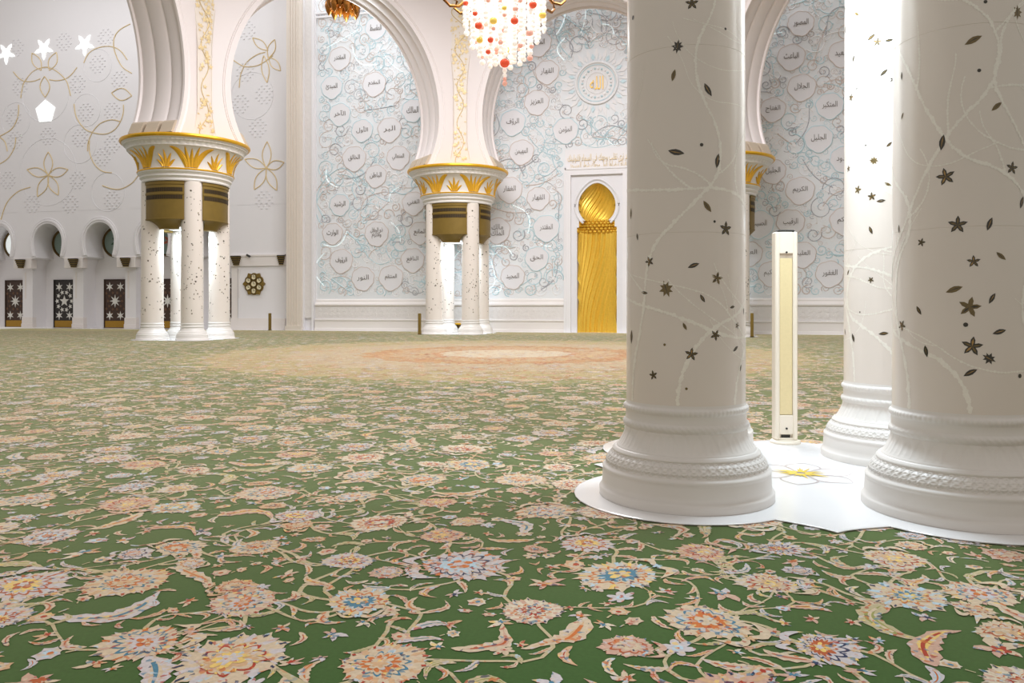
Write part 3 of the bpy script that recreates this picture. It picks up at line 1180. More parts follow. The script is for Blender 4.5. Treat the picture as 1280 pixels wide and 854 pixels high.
def housing_mesh():
    hb = MB()
    n = 22
    rows = [(5.10, 0.62, 1.50), (5.14, 0.63, 1.52), (5.24, 0.64, 1.60), (5.34, 0.68, 1.70), (5.42, 0.75, 1.78), (5.47, 0.86, 1.83), (5.49, 0.98, 1.85), (5.51, 1.0, 1.87), (5.55, 1.0, 1.87),
            (5.56, 0.99, 1.85), (6.62, 0.99, 1.85), (6.63, 1.0, 1.87), (6.72, 1.0, 1.87), (6.73, 0.99, 1.85), (7.08, 0.99, 1.85), (7.09, 1.0, 1.88), (7.23, 1.0, 1.88)]
    A = radians(33)
    v, f = [], []
    back = [(1.475, 0.785), (1.3, 0.61), (1.05, 0.535), (1.05, -0.535), (1.3, -0.61), (1.475, -0.785)]     # follows the two column shafts
    for z, k, r in rows:
        for i in range(n + 1):
            a = -A + 2 * A * i / n
            v.append((r * cos(a), r * sin(a) * k, z))
        for (x, y) in back:
            v.append((max(0.985, x * r / 1.87), y * k, z))
    w = n + 1 + len(back)
    for j in range(len(rows) - 1):
        for i in range(w):
            i2 = (i + 1) % w
            f.append((j * w + i, j * w + i2, (j + 1) * w + i2, (j + 1) * w + i))
    f.append(tuple(range(w - 1, -1, -1)))
    f.append(tuple((len(rows) - 1) * w + i for i in range(w)))
    hb.add(v, f)
    out = [('body', hb.mesh('housing_body', 'bronze'))]
    for z0, z1 in ((6.42, 6.60), (6.76, 6.94)):
        sl = MB()
        sl.lathe([(1.84, z0), (1.856, z0), (1.856, z1), (1.84, z1)], 24, cap=False, a0=-A * 0.93, a1=A * 0.93, mi=0)
        for i in range(30):
            a = -A * 0.92 + 2 * A * 0.92 * i / 29
            sl.lathe([(1.85, z0), (1.868, z0), (1.868, z1), (1.85, z1)], 1, cap=False, a0=a - 0.007, a1=a + 0.007, mi=1)
        out.append(('vent_slot', sl.mesh('vent_slot', ['slot', 'bronze_dark'], False)))
    return out


HOUS = housing_mesh()
hl = {(0, 's'): 'bronze loudspeaker housing between the front columns of the left far group',
      (0, 'e'): 'bronze loudspeaker housing on the right side of the left far group',
      (0, 'w'): 'bronze loudspeaker housing on the far left side of the left far group',
      (1, 's'): 'bronze loudspeaker housing between the front columns of the middle far group',
      (1, 'e'): 'bronze loudspeaker housing on the right side of the middle far group',
      (1, 'w'): 'thin sliver of bronze housing on the left side of the middle far group',
      (2, 'e'): 'bronze housing peeking out right of the nearest column',
      (2, 's'): 'bronze housing hidden behind the nearest column, facing the hall'}
for ci, (c, lab) in enumerate(((LEFT, 'gilded white capital with palm leaves on the left far columns'),
                               (MID, 'gilded white capital with palm leaves beside the hanging chandelier'),
                               (FAR, 'gilded capital peeking out right of the nearest column'),
                               (RIGHT, 'gilded capital hidden behind the right near column'))):
    t = empty('column_capital', (c[0], c[1], 0), 0, lab, 'capital', 'gilded capitals of the column groups', 'thing')
    for nm, me_ in CAPS:
        link(nm, me_, t)
    for d, a in (('s', -pi / 2), ('e', 0), ('w', pi)):
        if (ci, d) in hl:
            h = empty('loudspeaker_housing', (c[0], c[1], 0), a, hl[ci, d], 'loudspeaker', 'bronze housings between the far columns')
            for nm, me_ in HOUS:
                link(nm, me_, h)

# ------------------------------------------------------------------ arches
ZB, ZC, ZT = 9.245, 11.9, 20.0
AH, BH, BL, TH = 5.40, 6.4, 5.5, 1.2


def arch(P, Q, name, half=None):
    L = math.hypot(Q[0] - P[0], Q[1] - P[1])
    ex = ((Q[0] - P[0]) / L, (Q[1] - P[1]) / L)
    nrm = (-ex[1], ex[0])
    mid = ((P[0] + Q[0]) / 2, (P[1] + Q[1]) / 2)
    if (mid[0] - DOME[0]) * nrm[0] + (mid[1] - DOME[1]) * nrm[1] < 0:
        nrm = (-nrm[0], -nrm[1])
    sc = L / 2
    AHx = AH + (L - 14.35) / 2
    a_lo = math.asin((ZC - ZB) / BL)
    NA = 96
    al = [-a_lo + (pi + 2 * a_lo) * i / NA for i in range(NA + 1)]

    def cpt(a, o=0.0):
        ca, sa = cos(a), sin(a)
        b = BH if sa > 0 else BL
        return sc + (AHx + o) * ca, ZC + (b + o * max(0.0, sa)) * sa

    def W(s, t, z):
        return (P[0] + ex[0] * s + nrm[0] * t, P[1] + ex[1] * s + nrm[1] * t, z)
    mb = MB()
    prof = []
    for k in range(49):
        t = -TH + 2 * TH * k / 48
        u = (t + TH) / (2 * TH)
        fr = (u * 3) % 1
        o = 0.0
        if 0.06 < u < 0.94:
            o = 0.16 - 0.12 * sqrt(max(0, 1 - (2 * fr - 1) ** 2 * 0.96)) + 0.04
        prof.append((t, o))
    v, f = [], []
    for a in al:
        for (t, o) in prof:
            s, z = cpt(a, o)
            v.append(W(s, t, z))
    k = len(prof)
    for i in range(NA):
        for j in range(k - 1):
            f.append((i * k + j, (i + 1) * k + j, (i + 1) * k + j + 1, i * k + j + 1))
    mb.add(v, f)
    for t in (-TH, TH):
        v, f = [], []
        for a in al:
            s, z = cpt(a)
            v.append(W(s, t, z))
            if a < 0:
                o = (L, z)
            elif a > pi:
                o = (0, z)
            else:
                u = a / (pi / 2)
                m_ = u if u <= 1 else 2 - u
                o = (L, ZC + (ZT - ZC) * m_ / 0.5) if m_ < 0.5 else (L - (L - sc) * (m_ - 0.5) / 0.5, ZT)
                if u > 1:
                    o = (L - o[0], o[1])
            v.append(W(o[0], t, o[1]))
        for i in range(NA):
            f.append((2 * i, 2 * i + 1, 2 * i + 3, 2 * i + 2))
        mb.add(v, f)
    # thin raised archivolt line on the inner face
    for off in (0.28, 0.36):
        pts = []
        for a in al:
            s, z = cpt(a, off)
            pts.append(W(s, -TH, z))
        mb.tube(pts, 0.025, 4, up=(nrm[0], nrm[1], 0))
    mb.add([W(0, -TH, ZT), W(L, -TH, ZT), W(L, TH, ZT), W(0, TH, ZT)], [(0, 1, 2, 3)])
    root = tag(mb.build(name, 'arch', None, True, 50), kind='structure')
    for a, sg in ((al[0], -1), (al[-1], 1)):
        for j in range(3):
            ft = MB()
            t0 = -TH + 2 * TH * (j + 0.12) / 3
            t1 = -TH + 2 * TH * (j + 0.88) / 3
            s0, z0 = cpt(a)
            q = []
            for z, ins in ((ZB, 0.16), (ZB + 0.5, 0.14), (ZB + 0.58, 0.08), (ZB + 0.62, -0.1)):
                aa = math.asin(max(-1, min(1, (z - ZC) / BL)))
                s1 = sc + AHx * cos(aa) if sg < 0 else sc - AHx * cos(aa)
                q.append([W(s1 + sg * ins, t0, z), W(s1 + sg * ins, t1, z), W(s1 - sg * 0.4, t1, z), W(s1 - sg * 0.4, t0, z)])
            vv = [p for r in q for p in r]
            ff = []
            for r in range(3):
                for i in range(4):
                    i2 = (i + 1) % 4
                    ff.append((r * 4 + i, r * 4 + i2, r * 4 + 4 + i2, r * 4 + 4 + i))
            ff.append((12, 13, 14, 15))
            ft.add(vv, ff)
            ft.build('rib_foot', 'tan', root, False)
    return root


arch(OFFL, LEFT, 'wall_arch_1')
arch(LEFT, MID, 'wall_arch_2')
arch(MID, FAR, 'wall_arch_3')
arch(FAR, RIGHT, 'wall_arch_4')


def pier(c, name):
    d = (DOME[0] - c[0], DOME[1] - c[1])
    L = math.hypot(*d)
    d = (d[0] / L, d[1] / L)
    t = (-d[1], d[0])
    mb = MB()
    mb.prism_z([(c[0] + 1.15 * cos(TAU * i / 8 + atan2(d[1], d[0]) + pi / 8), c[1] + 1.15 * sin(TAU * i / 8 + atan2(d[1], d[0]) + pi / 8)) for i in range(8)], 9.245, 20.0)
    root = tag(mb.build(name, 'arch', None, False), kind='structure')
    # ornament strip set in the inner corner
    dist = 1.50

    def half(z):
        if z < 10.6:
            return 0.36 + 0.22 * (10.6 - z) / 1.2
        if z < 13.5:
            return 0.36
        return 0.36 + 0.55 * ((z - 13.5) / 4.0) ** 1.5
    zs = np.linspace(9.4, 19.0, 40)
    pm = MB()
    v, f = [], []

    def Wp(u, z, e):
        return (c[0] + d[0] * (dist + e) + t[0] * u, c[1] + d[1] * (dist + e) + t[1] * u, z)
    for z in zs:
        h = half(z)
        v += [Wp(-h, z, 0), Wp(h, z, 0), Wp(-h - 0.06, z, -0.3), Wp(h + 0.06, z, -0.3)]
    for i in range(len(zs) - 1):
        a = 4 * i
        f += [(a, a + 1, a + 5, a + 4), (a, a + 4, a + 6, a + 2), (a + 1, a + 3, a + 7, a + 5)]
    pm.add(v, f, 0)
    for sg in (-1, 1):
        pm.tube([Wp(sg * half(z), z, 0.0) for z in zs], 0.03, 4, 0)
    rnd = random.Random(name)
    z = 9.55
    while z < 18.8:
        h = half(z)
        if 10.9 < z < 12.2:
            z += 0.35
            dens = 1
        else:
            dens = 4 if z < 14.5 else 7
            z += 0.22
        for k in range(dens):
            u = rnd.uniform(-0.85, 0.85) * h
            zz = z + rnd.uniform(-0.1, 0.1)
            s = rnd.uniform(0.08, 0.17)
            a0 = rnd.uniform(0, TAU)
            if rnd.random() < 0.5:
                nn = 5
                po = [(s * (1 if i % 2 == 0 else 0.45) * cos(a0 + pi * i / nn), s * (1 if i % 2 == 0 else 0.45) * sin(a0 + pi * i / nn)) for i in range(2 * nn)]
            else:
                po = [(s * 1.3 * x * cos(a0) - s * 1.3 * y * sin(a0), s * 1.3 * x * sin(a0) + s * 1.3 * y * cos(a0)) for x, y in LEAF]
            vv = [Wp(u, zz, 0.03)] + [Wp(u + x, zz + y, 0.022) for x, y in po]
            pm.add(vv, [(0, 1 + i, 1 + (i + 1) % len(po)) for i in range(len(po))], 1)
    # winding stem
    pm.tube([Wp(half(z) * 0.5 * sin(z * 3.1), z, 0.015) for z in np.linspace(9.5, 18.9, 140)], 0.022, 4, 1)
    pm.build('gilded_strip', ['cream_band', 'gold_line'], root, False)
    return root


pier(LEFT, 'wall_pier_1')
pier(MID, 'wall_pier_2')
pier(FAR, 'wall_pier_3')
pier(RIGHT, 'wall_pier_4')

# ------------------------------------------------------------------ lettering
FORMS = {}
for cp in list(range(0xFE70, 0xFEFD)) + list(range(0xFB50, 0xFE00)):
    dd = unicodedata.decomposition(chr(cp)).split()
    if len(dd) == 2 and dd[0] in ('<isolated>', '<final>', '<initial>', '<medial>'):
        FORMS.setdefault(chr(int(dd[1], 16)), {})[dd[0][1:-1]] = chr(cp)


def shape_text(s):
    s = s.replace('\u0644\u0627', '\ue000')
    dual = lambda c: c in FORMS and 'initial' in FORMS[c]
    joins = lambda c: c in FORMS or c == '\ue000'
    out = []
    for i, c in enumerate(s):
        pj = i > 0 and dual(s[i - 1]) and joins(c)
        if c == '\ue000':
            out.append('\ufefc' if pj else '\ufefb')
            continue
        if c not in FORMS:
            out.append(c)
            continue
        nj = dual(c) and i < len(s) - 1 and joins(s[i + 1])
        k = 'medial' if pj and nj else 'final' if pj else 'initial' if nj else 'isolated'
        out.append(FORMS[c].get(k, c))
    return ''.join(reversed(out))


def text_mesh(s, width, height, ext, mname):
    cu = bpy.data.curves.new('lettering', 'FONT')
    cu.body = '\n'.join(shape_text(x) for x in s.split('\n'))
    cu.align_x = 'CENTER'
    cu.align_y = 'CENTER'
    cu.extrude = 0.02
    cu.offset = -0.004
    cu.resolution_u = 3
    cu.space_line = 0.8
    o = bpy.data.objects.new('lettering', cu)
    COL.objects.link(o)
    dg = bpy.context.evaluated_depsgraph_get()
    me_ = bpy.data.meshes.new_from_object(o.evaluated_get(dg))
    bpy.data.objects.remove(o)
    bpy.data.curves.remove(cu)
    co = np.array([v.co for v in me_.vertices])
    if len(co) == 0:
        return me_
    lo, hi = co.min(0), co.max(0)
    c = (lo + hi) / 2
    k = (width / (hi[0] - lo[0]), height / (hi[1] - lo[1]))
    for v, p in zip(me_.vertices, co):      # letters stand upright facing the hall (-Y)
        v.co = ((p[0] - c[0]) * k[0], -(p[2] - lo[2]) * ext / max(1e-6, hi[2] - lo[2]), (p[1] - c[1]) * k[1])
    me_.materials.clear()
    me_.materials.append(M[mname])
    return me_


# ------------------------------------------------------------------ qibla wall
def wx(px, py=390, Y=YQ):
    return on_y(px, py, Y)[0]


xL = wx(376)
xMa, xMb = wx(714.5), wx(778.5)
xM = (wx(722) + wx(771)) / 2
wq = MB()
XR = 26.0
wq.box(xL, xM - 1.2, YQ, YQ + 1.4, 0, 24)
wq.box(xM + 1.2, XR, YQ, YQ + 1.4, 0, 24)
wq.box(xM - 1.2, xM + 1.2, YQ, YQ + 1.4, 8.9, 24)
qib = tag(wq.build('wall_back', 'wall', None, False), kind='structure')
# raised frame around the lettered field: left side, top rails
fb = MB()
x0, x1 = wx(376), wx(396)
fb.box(x0 + 0.35, x1 - 0.25, YQ - 0.16, YQ + 0.05, 0.8, 22)
fb.build('carved_border', 'carved', qib, False)
fb = MB()
for (a, b, d) in ((x0, x0 + 0.35, 0.28), (x1 - 0.25, x1 - 0.1, 0.24), (x1 - 0.1, x1, 0.12)):
    fb.box(a, b, YQ - d, YQ + 0.05, 0.0, 22)
for py in (15, 20):
    z = on_y(425, py, YQ)[1]
    fb.box(x1, xM + 14, YQ - 0.14, YQ + 0.02, z - 0.05, z + 0.06)
fb.build('border_moulding', 'wall', qib, False)


def plinth(xa, xb, nm):
    pf = [(0.36, 0.0), (0.36, 0.14), (0.30, 0.18), (0.28, 0.62), (0.33, 0.66), (0.33, 0.72), (0.20, 0.76)]
    pf2 = [(0.20, 1.56), (0.26, 1.60), (0.26, 1.68), (0.20, 1.74), (0.12, 1.84), (0.12, 1.92), (0.05, 2.0), (0.0, 2.02)]
    t = MB()
    for pr in (pf, pf2):
        v = []
        for (o, z) in pr:
            v += [(xa, YQ - o, z), (xb, YQ - o, z)]
        f = [(2 * i, 2 * i + 1, 2 * i + 3, 2 * i + 2) for i in range(len(pr) - 1)]
        t.add(v, f)
        for sx, o_ in ((xa, 0), (xb, 1)):
            t.add([(sx, YQ - o, z) for o, z in pr] + [(sx, YQ, pr[-1][1]), (sx, YQ, pr[0][1])], [tuple(range(len(pr) + 2))])
    o = tag(t.build(nm, 'wall_low', None, False), kind='structure')
    b = MB()
    b.box(xa, xb, YQ - 0.18, YQ, 0.76, 1.56)
    rnd = random.Random(5)
    x = xa + 0.3
    while x < xb - 0.3:                      # repeated carved palmette row
        for dz, s in ((1.02, 0.16), (1.32, 0.13)):
            po = [(x + s * (1 - 0.35 * abs(sin(4 * a))) * cos(a), dz + s * (1 - 0.35 * abs(sin(4 * a))) * sin(a)) for a in np.linspace(0, TAU, 16, endpoint=False)]
            b.fan_y((x, dz), po, YQ - 0.205, YQ - 0.18)
        x += 0.42
    b.build('carved_band', 'carved', o, False)
    return o


plinth(x1, xM - 1.9, 'baseboard_back_1')
plinth(xM + 1.9, XR, 'baseboard_back_2')

# plaques
names = [(470, 34, 'المقسط'), (425, 72, 'المقتدر'), (415, 108, 'المبدئ'), (468, 104, 'المقدم'), (425, 142, 'الآخر'), (453, 162, 'الأول'), (487, 161, 'البر'), (516, 137, 'المالك'),
         (443, 197, 'الخالق'), (498, 196, 'المتعالي'), (470, 219, 'الباطن'), (425, 255, 'الرشيد'), (416, 291, 'الوارث'), (471, 291, 'ذو الجلال\nوالاكرام'),
         (517, 253, 'الغني'), (525, 290, 'المانع'), (427, 325, 'الرؤوف'), (516, 324, 'النافع'), (454, 347, 'النور'), (489, 346, 'المنتقم'),
         (673, 53, 'المتكبر'), (684, 89, 'القهار'), (671, 127, 'العزيز'), (641, 152, 'الرؤف'), (707, 162, 'المؤمن'), (652, 189, 'المهيمن'), (637, 236, 'الغفار'), (673, 247, 'القهار'),
         (683, 284, 'المقتدر'), (622, 287, 'مالك\nالملك'), (671, 322, 'الحق'), (641, 345, 'المجيد'),
         (1001, 28, 'المصور'), (989, 70, 'الباعث'), (1002, 108, 'الجلال'), (966, 136, 'الفتاح'), (1037, 131, 'المتكبر'), (1023, 172, 'الجليل'), (1053, 66, 'المعيد'),
         (966, 213, 'الجليل'), (1000, 237, 'الكريم'), (988, 277, 'الرقيب'), (949, 279, 'الحسيب'), (1003, 317, 'العليم'), (964, 341, 'الحكيم'), (1037, 341, 'الغفور'),
         (1055, 198, 'الودود'), (1056, 275, 'الحكم'), (937, 316, 'العلي')]
rnd = random.Random(4)
spots = []
for (px, py, s) in names:
    X, Z = on_y(px, py, YQ)
    R = 0.70 * rnd.uniform(0.93, 1.08)
    spots.append((X, Z, R))
    n = 56
    kk = rnd.choice([6, 7, 8])

    def pf(a, R=R, kk=kk):
        r = R * (0.93 + 0.07 * abs(sin(kk * a / 2 + 0.6)))
        dn = max(0, -sin(a))
        return r * (1 + 0.20 * dn ** 5) * (1 - 0.05 * max(0, sin(a)))
    po = [(X + 1.08 * pf(a) * cos(a), Z + pf(a) * sin(a)) for a in np.linspace(0, TAU, n, endpoint=False)]
    pq = MB()
    pq.fan_y((X, Z), po, YQ - 0.045, YQ + 0.01, 0)
    pq.tube([(x, YQ - 0.03, z) for x, z in po], 0.03, 5, 1 if rnd.random() < 0.7 else 2, up=(0, 1, 0), closed=True)
    p = pq.build('name_plaque', ['plaque', 'relief_rose', 'relief_blue', 'relief_grey'], qib, True, 40)
    two = '\n' in s
    tm = text_mesh(s, 0.78 if not two else 0.82, 0.40 if not two else 0.70, 0.02, 'ink')
    to = link('inscription', tm, p)
    to.location = (X, YQ - 0.046, Z - 0.02)

# round medallion with the gold word
mx_, mz_ = on_y(746, 104, YQ)
md = MB()
for R_, w, mi in ((1.22, 0.07, 0), (1.08, 0.03, 1), (0.62, 0.03, 0)):
    md.tube([(mx_ + R_ * cos(a), YQ - 0.06, mz_ + R_ * sin(a)) for a in np.linspace(0, TAU, 72, endpoint=False)], w, 6, mi, up=(0, 1, 0), closed=True)
md.fan_y((mx_, mz_), [(mx_ + 1.2 * cos(a), mz_ + 1.2 * sin(a)) for a in np.linspace(0, TAU, 64, endpoint=False)], YQ - 0.05, YQ + 0.01, 0)
for k in range(44):
    a = TAU * k / 44
    l0, l1 = 1.34, (2.1 if k % 2 else 1.75)
    w = 0.07
    po = [(mx_ + l0 * cos(a), mz_ + l0 * sin(a)), (mx_ + (l0 + l1) / 2 * cos(a + w), mz_ + (l0 + l1) / 2 * sin(a + w)), (mx_ + l1 * cos(a), mz_ + l1 * sin(a)),
          (mx_ + (l0 + l1) / 2 * cos(a - w), mz_ + (l0 + l1) / 2 * sin(a - w))]
    md.fan_y((mx_ + (l0 + l1) / 2 * cos(a), mz_ + (l0 + l1) / 2 * sin(a)), po, YQ - 0.05, YQ + 0.0, 1 if k % 4 == 0 else 0)
for k in range(26):
    a = TAU * k / 26
    md.sphere((mx_ + 0.85 * cos(a), YQ - 0.05, mz_ + 0.85 * sin(a)), 0.075, 6, 4, 1 if k % 2 else 0)
mdo = md.build('round_medallion', ['relief_white', 'relief_blue'], qib)
to = link('inscription', text_mesh('الله', 0.80, 0.78, 0.04, 'gold_ink'), mdo)
to.location = (mx_, YQ - 0.06, mz_)
spots.append((mx_, mz_, 2.0))
to = link('verse_band', text_mesh('قد نرى تقلب وجهك في السماء فلنولينك\nقبلة ترضاها فول وجهك شطر المسجد', 3.6, 0.95, 0.05, 'pale_gold_ink'), qib)
vx, vz = on_y(750, 202, YQ)
to.location = (xM + 0.05, YQ - 0.01, vz)

fld = MB()
fld.box(x1, xM - 1.9, YQ - 0.004, YQ + 0.01, 2.02, 22)
fld.box(xM - 1.9, xM + 1.9, YQ - 0.004, YQ + 0.01, 10.85, 22)
fld.box(xM + 1.9, XR - 4, YQ - 0.004, YQ + 0.01, 2.02, 22)
fld.build('lettered_field', 'field', qib, False)
# scrolling relief between the plaques
rel = {k: MB() for k in ('white', 'blue', 'grey', 'rose', 'fibre')}


def blocked(x, z, r):
    return any((x - a) ** 2 + (z - b) ** 2 < (c + r) ** 2 for a, b, c in spots)


def scroll(x, z, R, sg, a0, mb, tr):
    pts = []
    turns = rnd.uniform(1.2, 1.7)
    nn = 44 if R > 0.25 else 22
    for i in range(nn):
        u = i / (nn - 1)
        r = R * (0.1 + 0.9 * u ** 0.8)
        a = a0 + sg * TAU * turns * u
        pts.append((x + r * cos(a), YQ - 0.005, z + r * sin(a)))
    mb.tube(pts, tr, 4, 0, up=(0, 1, 0), taper=lambda t: 0.55 + 0.45 * t)
    return pts


zlo = 2.15
regions = [(x1 + 0.1, xM - 2.0, 21.0, 2.15), (xM + 2.0, 19.0, 21.0, 2.15), (xM - 2.3, xM + 2.3, 21.0, 10.9)]
sw = []
for (ra, rb, rt, zlo) in regions:
    tries = 0
    while tries < (9000 if zlo < 5 else 2500):
        tries += 1
        x, z = rnd.uniform(ra, rb), rnd.uniform(zlo, rt)
        R = rnd.uniform(0.2, 0.66)
        x, z = min(max(x, ra + R), rb - R), max(z, zlo + R)
        if blocked(x, z, R * 0.72):
            continue
        if any((x - a) ** 2 + (z - b) ** 2 < ((c + R) * 0.66) ** 2 for a, b, c in sw):
            continue
        sw.append((x, z, R))
for (x, z, R) in sw:
    k = rnd.choices(['white', 'blue', 'grey', 'rose', 'fibre'], [3.2, 4.4, 1.6, 2.2, 0.0])[0]
    sg = rnd.choice([-1, 1])
    pts = scroll(x, z, R, sg, rnd.uniform(0, TAU), rel[k], rnd.uniform(0.024, 0.04))
    for i in range(len(pts) // 5, len(pts), max(3, len(pts) // 6)):   # leaves that spring from the scroll
        p = pts[i]
        a = atan2(p[2] - z, p[0] - x) + sg * 0.6
        l = R * rnd.uniform(0.16, 0.3)
        w = l * 0.4
        c = (p[0] + cos(a) * l * 0.5, p[2] + sin(a) * l * 0.5)
        po = [(c[0] + l * (X_ * cos(a) - Z_ * sin(a)), c[1] + l * (X_ * sin(a) + Z_ * cos(a))) for X_, Z_ in LEAF]
        rel[rnd.choice(['white', 'blue', k if k != 'fibre' else 'white', 'rose'])].fan_y(c, po, YQ - 0.025, YQ)
    if rnd.random() < 0.6:
        s = R * 0.22
        po = [(x + s * (1 - 0.4 * abs(sin(2.5 * a))) * cos(a), z + s * (1 - 0.4 * abs(sin(2.5 * a))) * sin(a)) for a in np.linspace(0, TAU, 20, endpoint=False)]
        rel['white'].fan_y((x, z), po, YQ - 0.04, YQ)
fine = []
for (ra, rb, rt, zlo) in regions:
    for t_ in range(9000 if zlo < 5 else 2500):
        x, z = rnd.uniform(ra + 0.2, rb - 0.2), rnd.uniform(zlo + 0.2, rt)
        R = rnd.uniform(0.12, 0.24)
        if blocked(x, z, R * 0.9) or any((x - a) ** 2 + (z - b) ** 2 < ((c + R) * 0.9) ** 2 for a, b, c in fine):
            continue
        fine.append((x, z, R))
        pts = scroll(x, z, R, rnd.choice([-1, 1]), rnd.uniform(0, TAU), rel[rnd.choice(['blue', 'white', 'white', 'rose', 'grey'])], 0.017)
zlo = 2.15
# long connecting stems
for i in range(900):
    x, z, R = rnd.choice(sw)
    sx = [s for s in sw if 0.5 < math.hypot(s[0] - x, s[1] - z) < 2.6]
    if not sx:
        continue
    q = rnd.choice(sx)
    b = rnd.uniform(-0.4, 0.4)
    dx, dz = q[0] - x, q[1] - z
    pts = []
    ok = True
    for t in np.linspace(0, 1, 18):
        X_, Z_ = x + dx * t - dz * b * sin(pi * t), z + dz * t + dx * b * sin(pi * t)
        if blocked(X_, Z_, -0.04) or Z_ < zlo or (abs(X_ - xM) < 2.1 and Z_ < 10.9):
            ok = False
        pts.append((X_, YQ - 0.005, Z_))
    if ok:
        rel[rnd.choices(['white', 'blue', 'grey', 'rose', 'fibre'], [2, 4, 1.5, 2, 0.7])[0]].tube(pts, rnd.uniform(0.02, 0.036), 4, 0, up=(0, 1, 0))
for k, mname, nm in (('white', 'relief_white', 'white_scroll_relief'), ('blue', 'relief_blue', 'pale_blue_scroll_relief'), ('grey', 'relief_grey', 'grey_scroll_relief'),
                     ('rose', 'relief_rose', 'rose_scroll_relief'), ('fibre', 'fibre', 'lit_scroll_relief')):
    tag(rel[k].build(nm, mname, qib), kind='stuff')

# ------------------------------------------------------------------ mihrab
mi = empty('prayer_niche', (xM, YQ, 0), 0, 'golden twisted fluted prayer niche in a white frame on the back wall', 'prayer niche')
fm = MB()
OW, OT, IW, IT = 1.86, 9.65, 1.52, 9.28
fm.box(-OW, -IW, -0.34, 0, 0, OT)
fm.box(IW, OW, -0.34, 0, 0, OT)
fm.box(-IW, IW, -0.34, 0, IT, OT)
fm.box(-OW - 0.06, -OW + 0.06, -0.38, 0, 0, OT + 0.06)
fm.box(OW - 0.06, OW + 0.06, -0.38, 0, 0, OT + 0.06)
fm.box(-OW, OW, -0.38, 0, OT - 0.06, OT + 0.06)
fm.build('frame', 'wall', mi, False)
# inner panel with a keyhole opening
RC, ZCn, RD = 1.17, 7.46, 1.10
key = []
for i in range(41):
    a = radians(-52) + (pi + 2 * radians(52)) * i / 40
    pt = 1 + 0.13 * max(0, sin(a)) ** 5
    key.append((RD * cos(a), ZCn + RD * sin(a) * (pt if sin(a) > 0 else 1.0) * (1.08 if sin(a) > 0 else 1.0)))
neck_z = key[0][1]
left_jamb = [(RC, 0.0), (RC, 5.95), (RC, 6.2), (RC - 0.12, 6.22), (RC - 0.12, neck_z)]
path = left_jamb + key + [(-x, z) for x, z in reversed(left_jamb)]
pn = MB()
v, f = [], []
for (x, z) in path:
    if z > ZCn + 0.4:
        a = atan2(z - ZCn, x)
        o = (IW, ZCn + IW * math.tan(a)) if abs(cos(a)) > 1e-3 and x > 0 and ZCn + IW * math.tan(a) < IT else None
        if o is None and x < 0 and ZCn - IW * math.tan(a) < IT:
            o = (-IW, ZCn - IW * math.tan(a))
        if o is None:
            o = ((IT - ZCn) / math.tan(a) if abs(math.tan(a)) > 1e-3 else 0, IT)
    else:
        o = (IW if x > 0 else -IW, z)
    v += [(x, -0.16, z), (o[0], -0.16, o[1]), (x, 0.05, z)]
for i in range(len(path) - 1):
    a = 3 * i
    f += [(a, a + 1, a + 4, a + 3), (a, a + 3, a + 5, a + 2)]
pn.add(v, f)
pn.tube([(x * 1.17 if z > 6.3 else x, -0.17, ZCn + (z - ZCn) * 1.16) for x, z in key], 0.07, 6)
pn.build('surround', 'plaque', mi, True, 40)
# fluted concave gold cylinder
gn = MB()
nT, nZ = 360, 60
v, f = [], []
for j in range(nZ + 1):
    z = 5.95 * j / nZ
    tw = 1.15 * (0.5 - 0.5 * cos(pi * min(1, max(0, z / 5.95)))) * 0.9
    for i in range(nT + 1):
        th = pi * i / nT
        fl_ = 1 - abs(sin(11 * (th - tw)))
        r = RC - 0.17 * (1 - fl_ ** 0.8)
        v.append((-r * cos(th), 0.02 + 0.62 * r * sin(th) / RC, z))
for j in range(nZ):
    for i in range(nT):
        a = j * (nT + 1) + i
        f.append((a, a + 1, a + nT + 2, a + nT + 1))
gn.add(v, f)
gn.build('fluted_half_cylinder', 'gold_niche', mi, True, 70)
bd = MB()
for row, (z, rr) in enumerate(((6.0, RC), (6.17, RC), (6.34, RC - 0.12), (6.5, RC - 0.12), (6.64, RC - 0.14))):
    for i in range(14):
        th = pi * (i + 0.5 * (row % 2)) / 13.5
        bd.sphere((-rr * cos(th), 0.0 + 0.55 * rr * sin(th) / RC, z), 0.125, 9, 6, 0, 0.75)
bd.lathe([(RC + 0.02, 5.9), (RC + 0.02, 6.72)], 40, cap=False, a0=0, a1=pi)
bd.build('beaded_bands', 'gold_niche', mi)
dm = MB()
nT, nP = 320, 40
v, f = [], []
for j in range(nP + 1):
    ph = radians(-50) + radians(140) * j / nP
    for i in range(nT + 1):
        th = pi * i / nT
        fl_ = 1 - abs(sin(11 * (th - 0.75 * (ph + 0.9))))
        r = RD * 1.05 - 0.18 * (1 - fl_ ** 0.6) * cos(ph)
        st = (1.08 * (1 + 0.13 * max(0, sin(ph)) ** 5)) if ph > 0 else 1.0
        v.append((-r * cos(ph) * cos(th), 0.02 + 0.6 * r * cos(ph) * sin(th), ZCn + r * sin(ph) * st))
for j in range(nP):
    for i in range(nT):
        a = j * (nT + 1) + i
        f.append((a, a + 1, a + nT + 2, a + nT + 1))
dm.add(v, f)
dm.build('fluted_dome', 'gold_niche', mi, True, 70)

# ------------------------------------------------------------------ left wall with arcade
SX = [on_y(p, 324, YL - 0.1)[0] for p in (27, 296)]
pitch = (SX[1] - SX[0]) / 4
piers = [SX[1] - pitch * (5.0 - k) for k in range(6)]          # pier axes, left to right
xs = [p + pitch / 2 for p in piers[:-1]]
NW, ZI, RI, ZA, ND, BN = pitch / 2 - 0.43, 5.02, 1.18, 6.15, 1.6, 2.1      # half opening, impost, circle radius, circle centre, depth
ZTOP = 8.3
lw = MB()


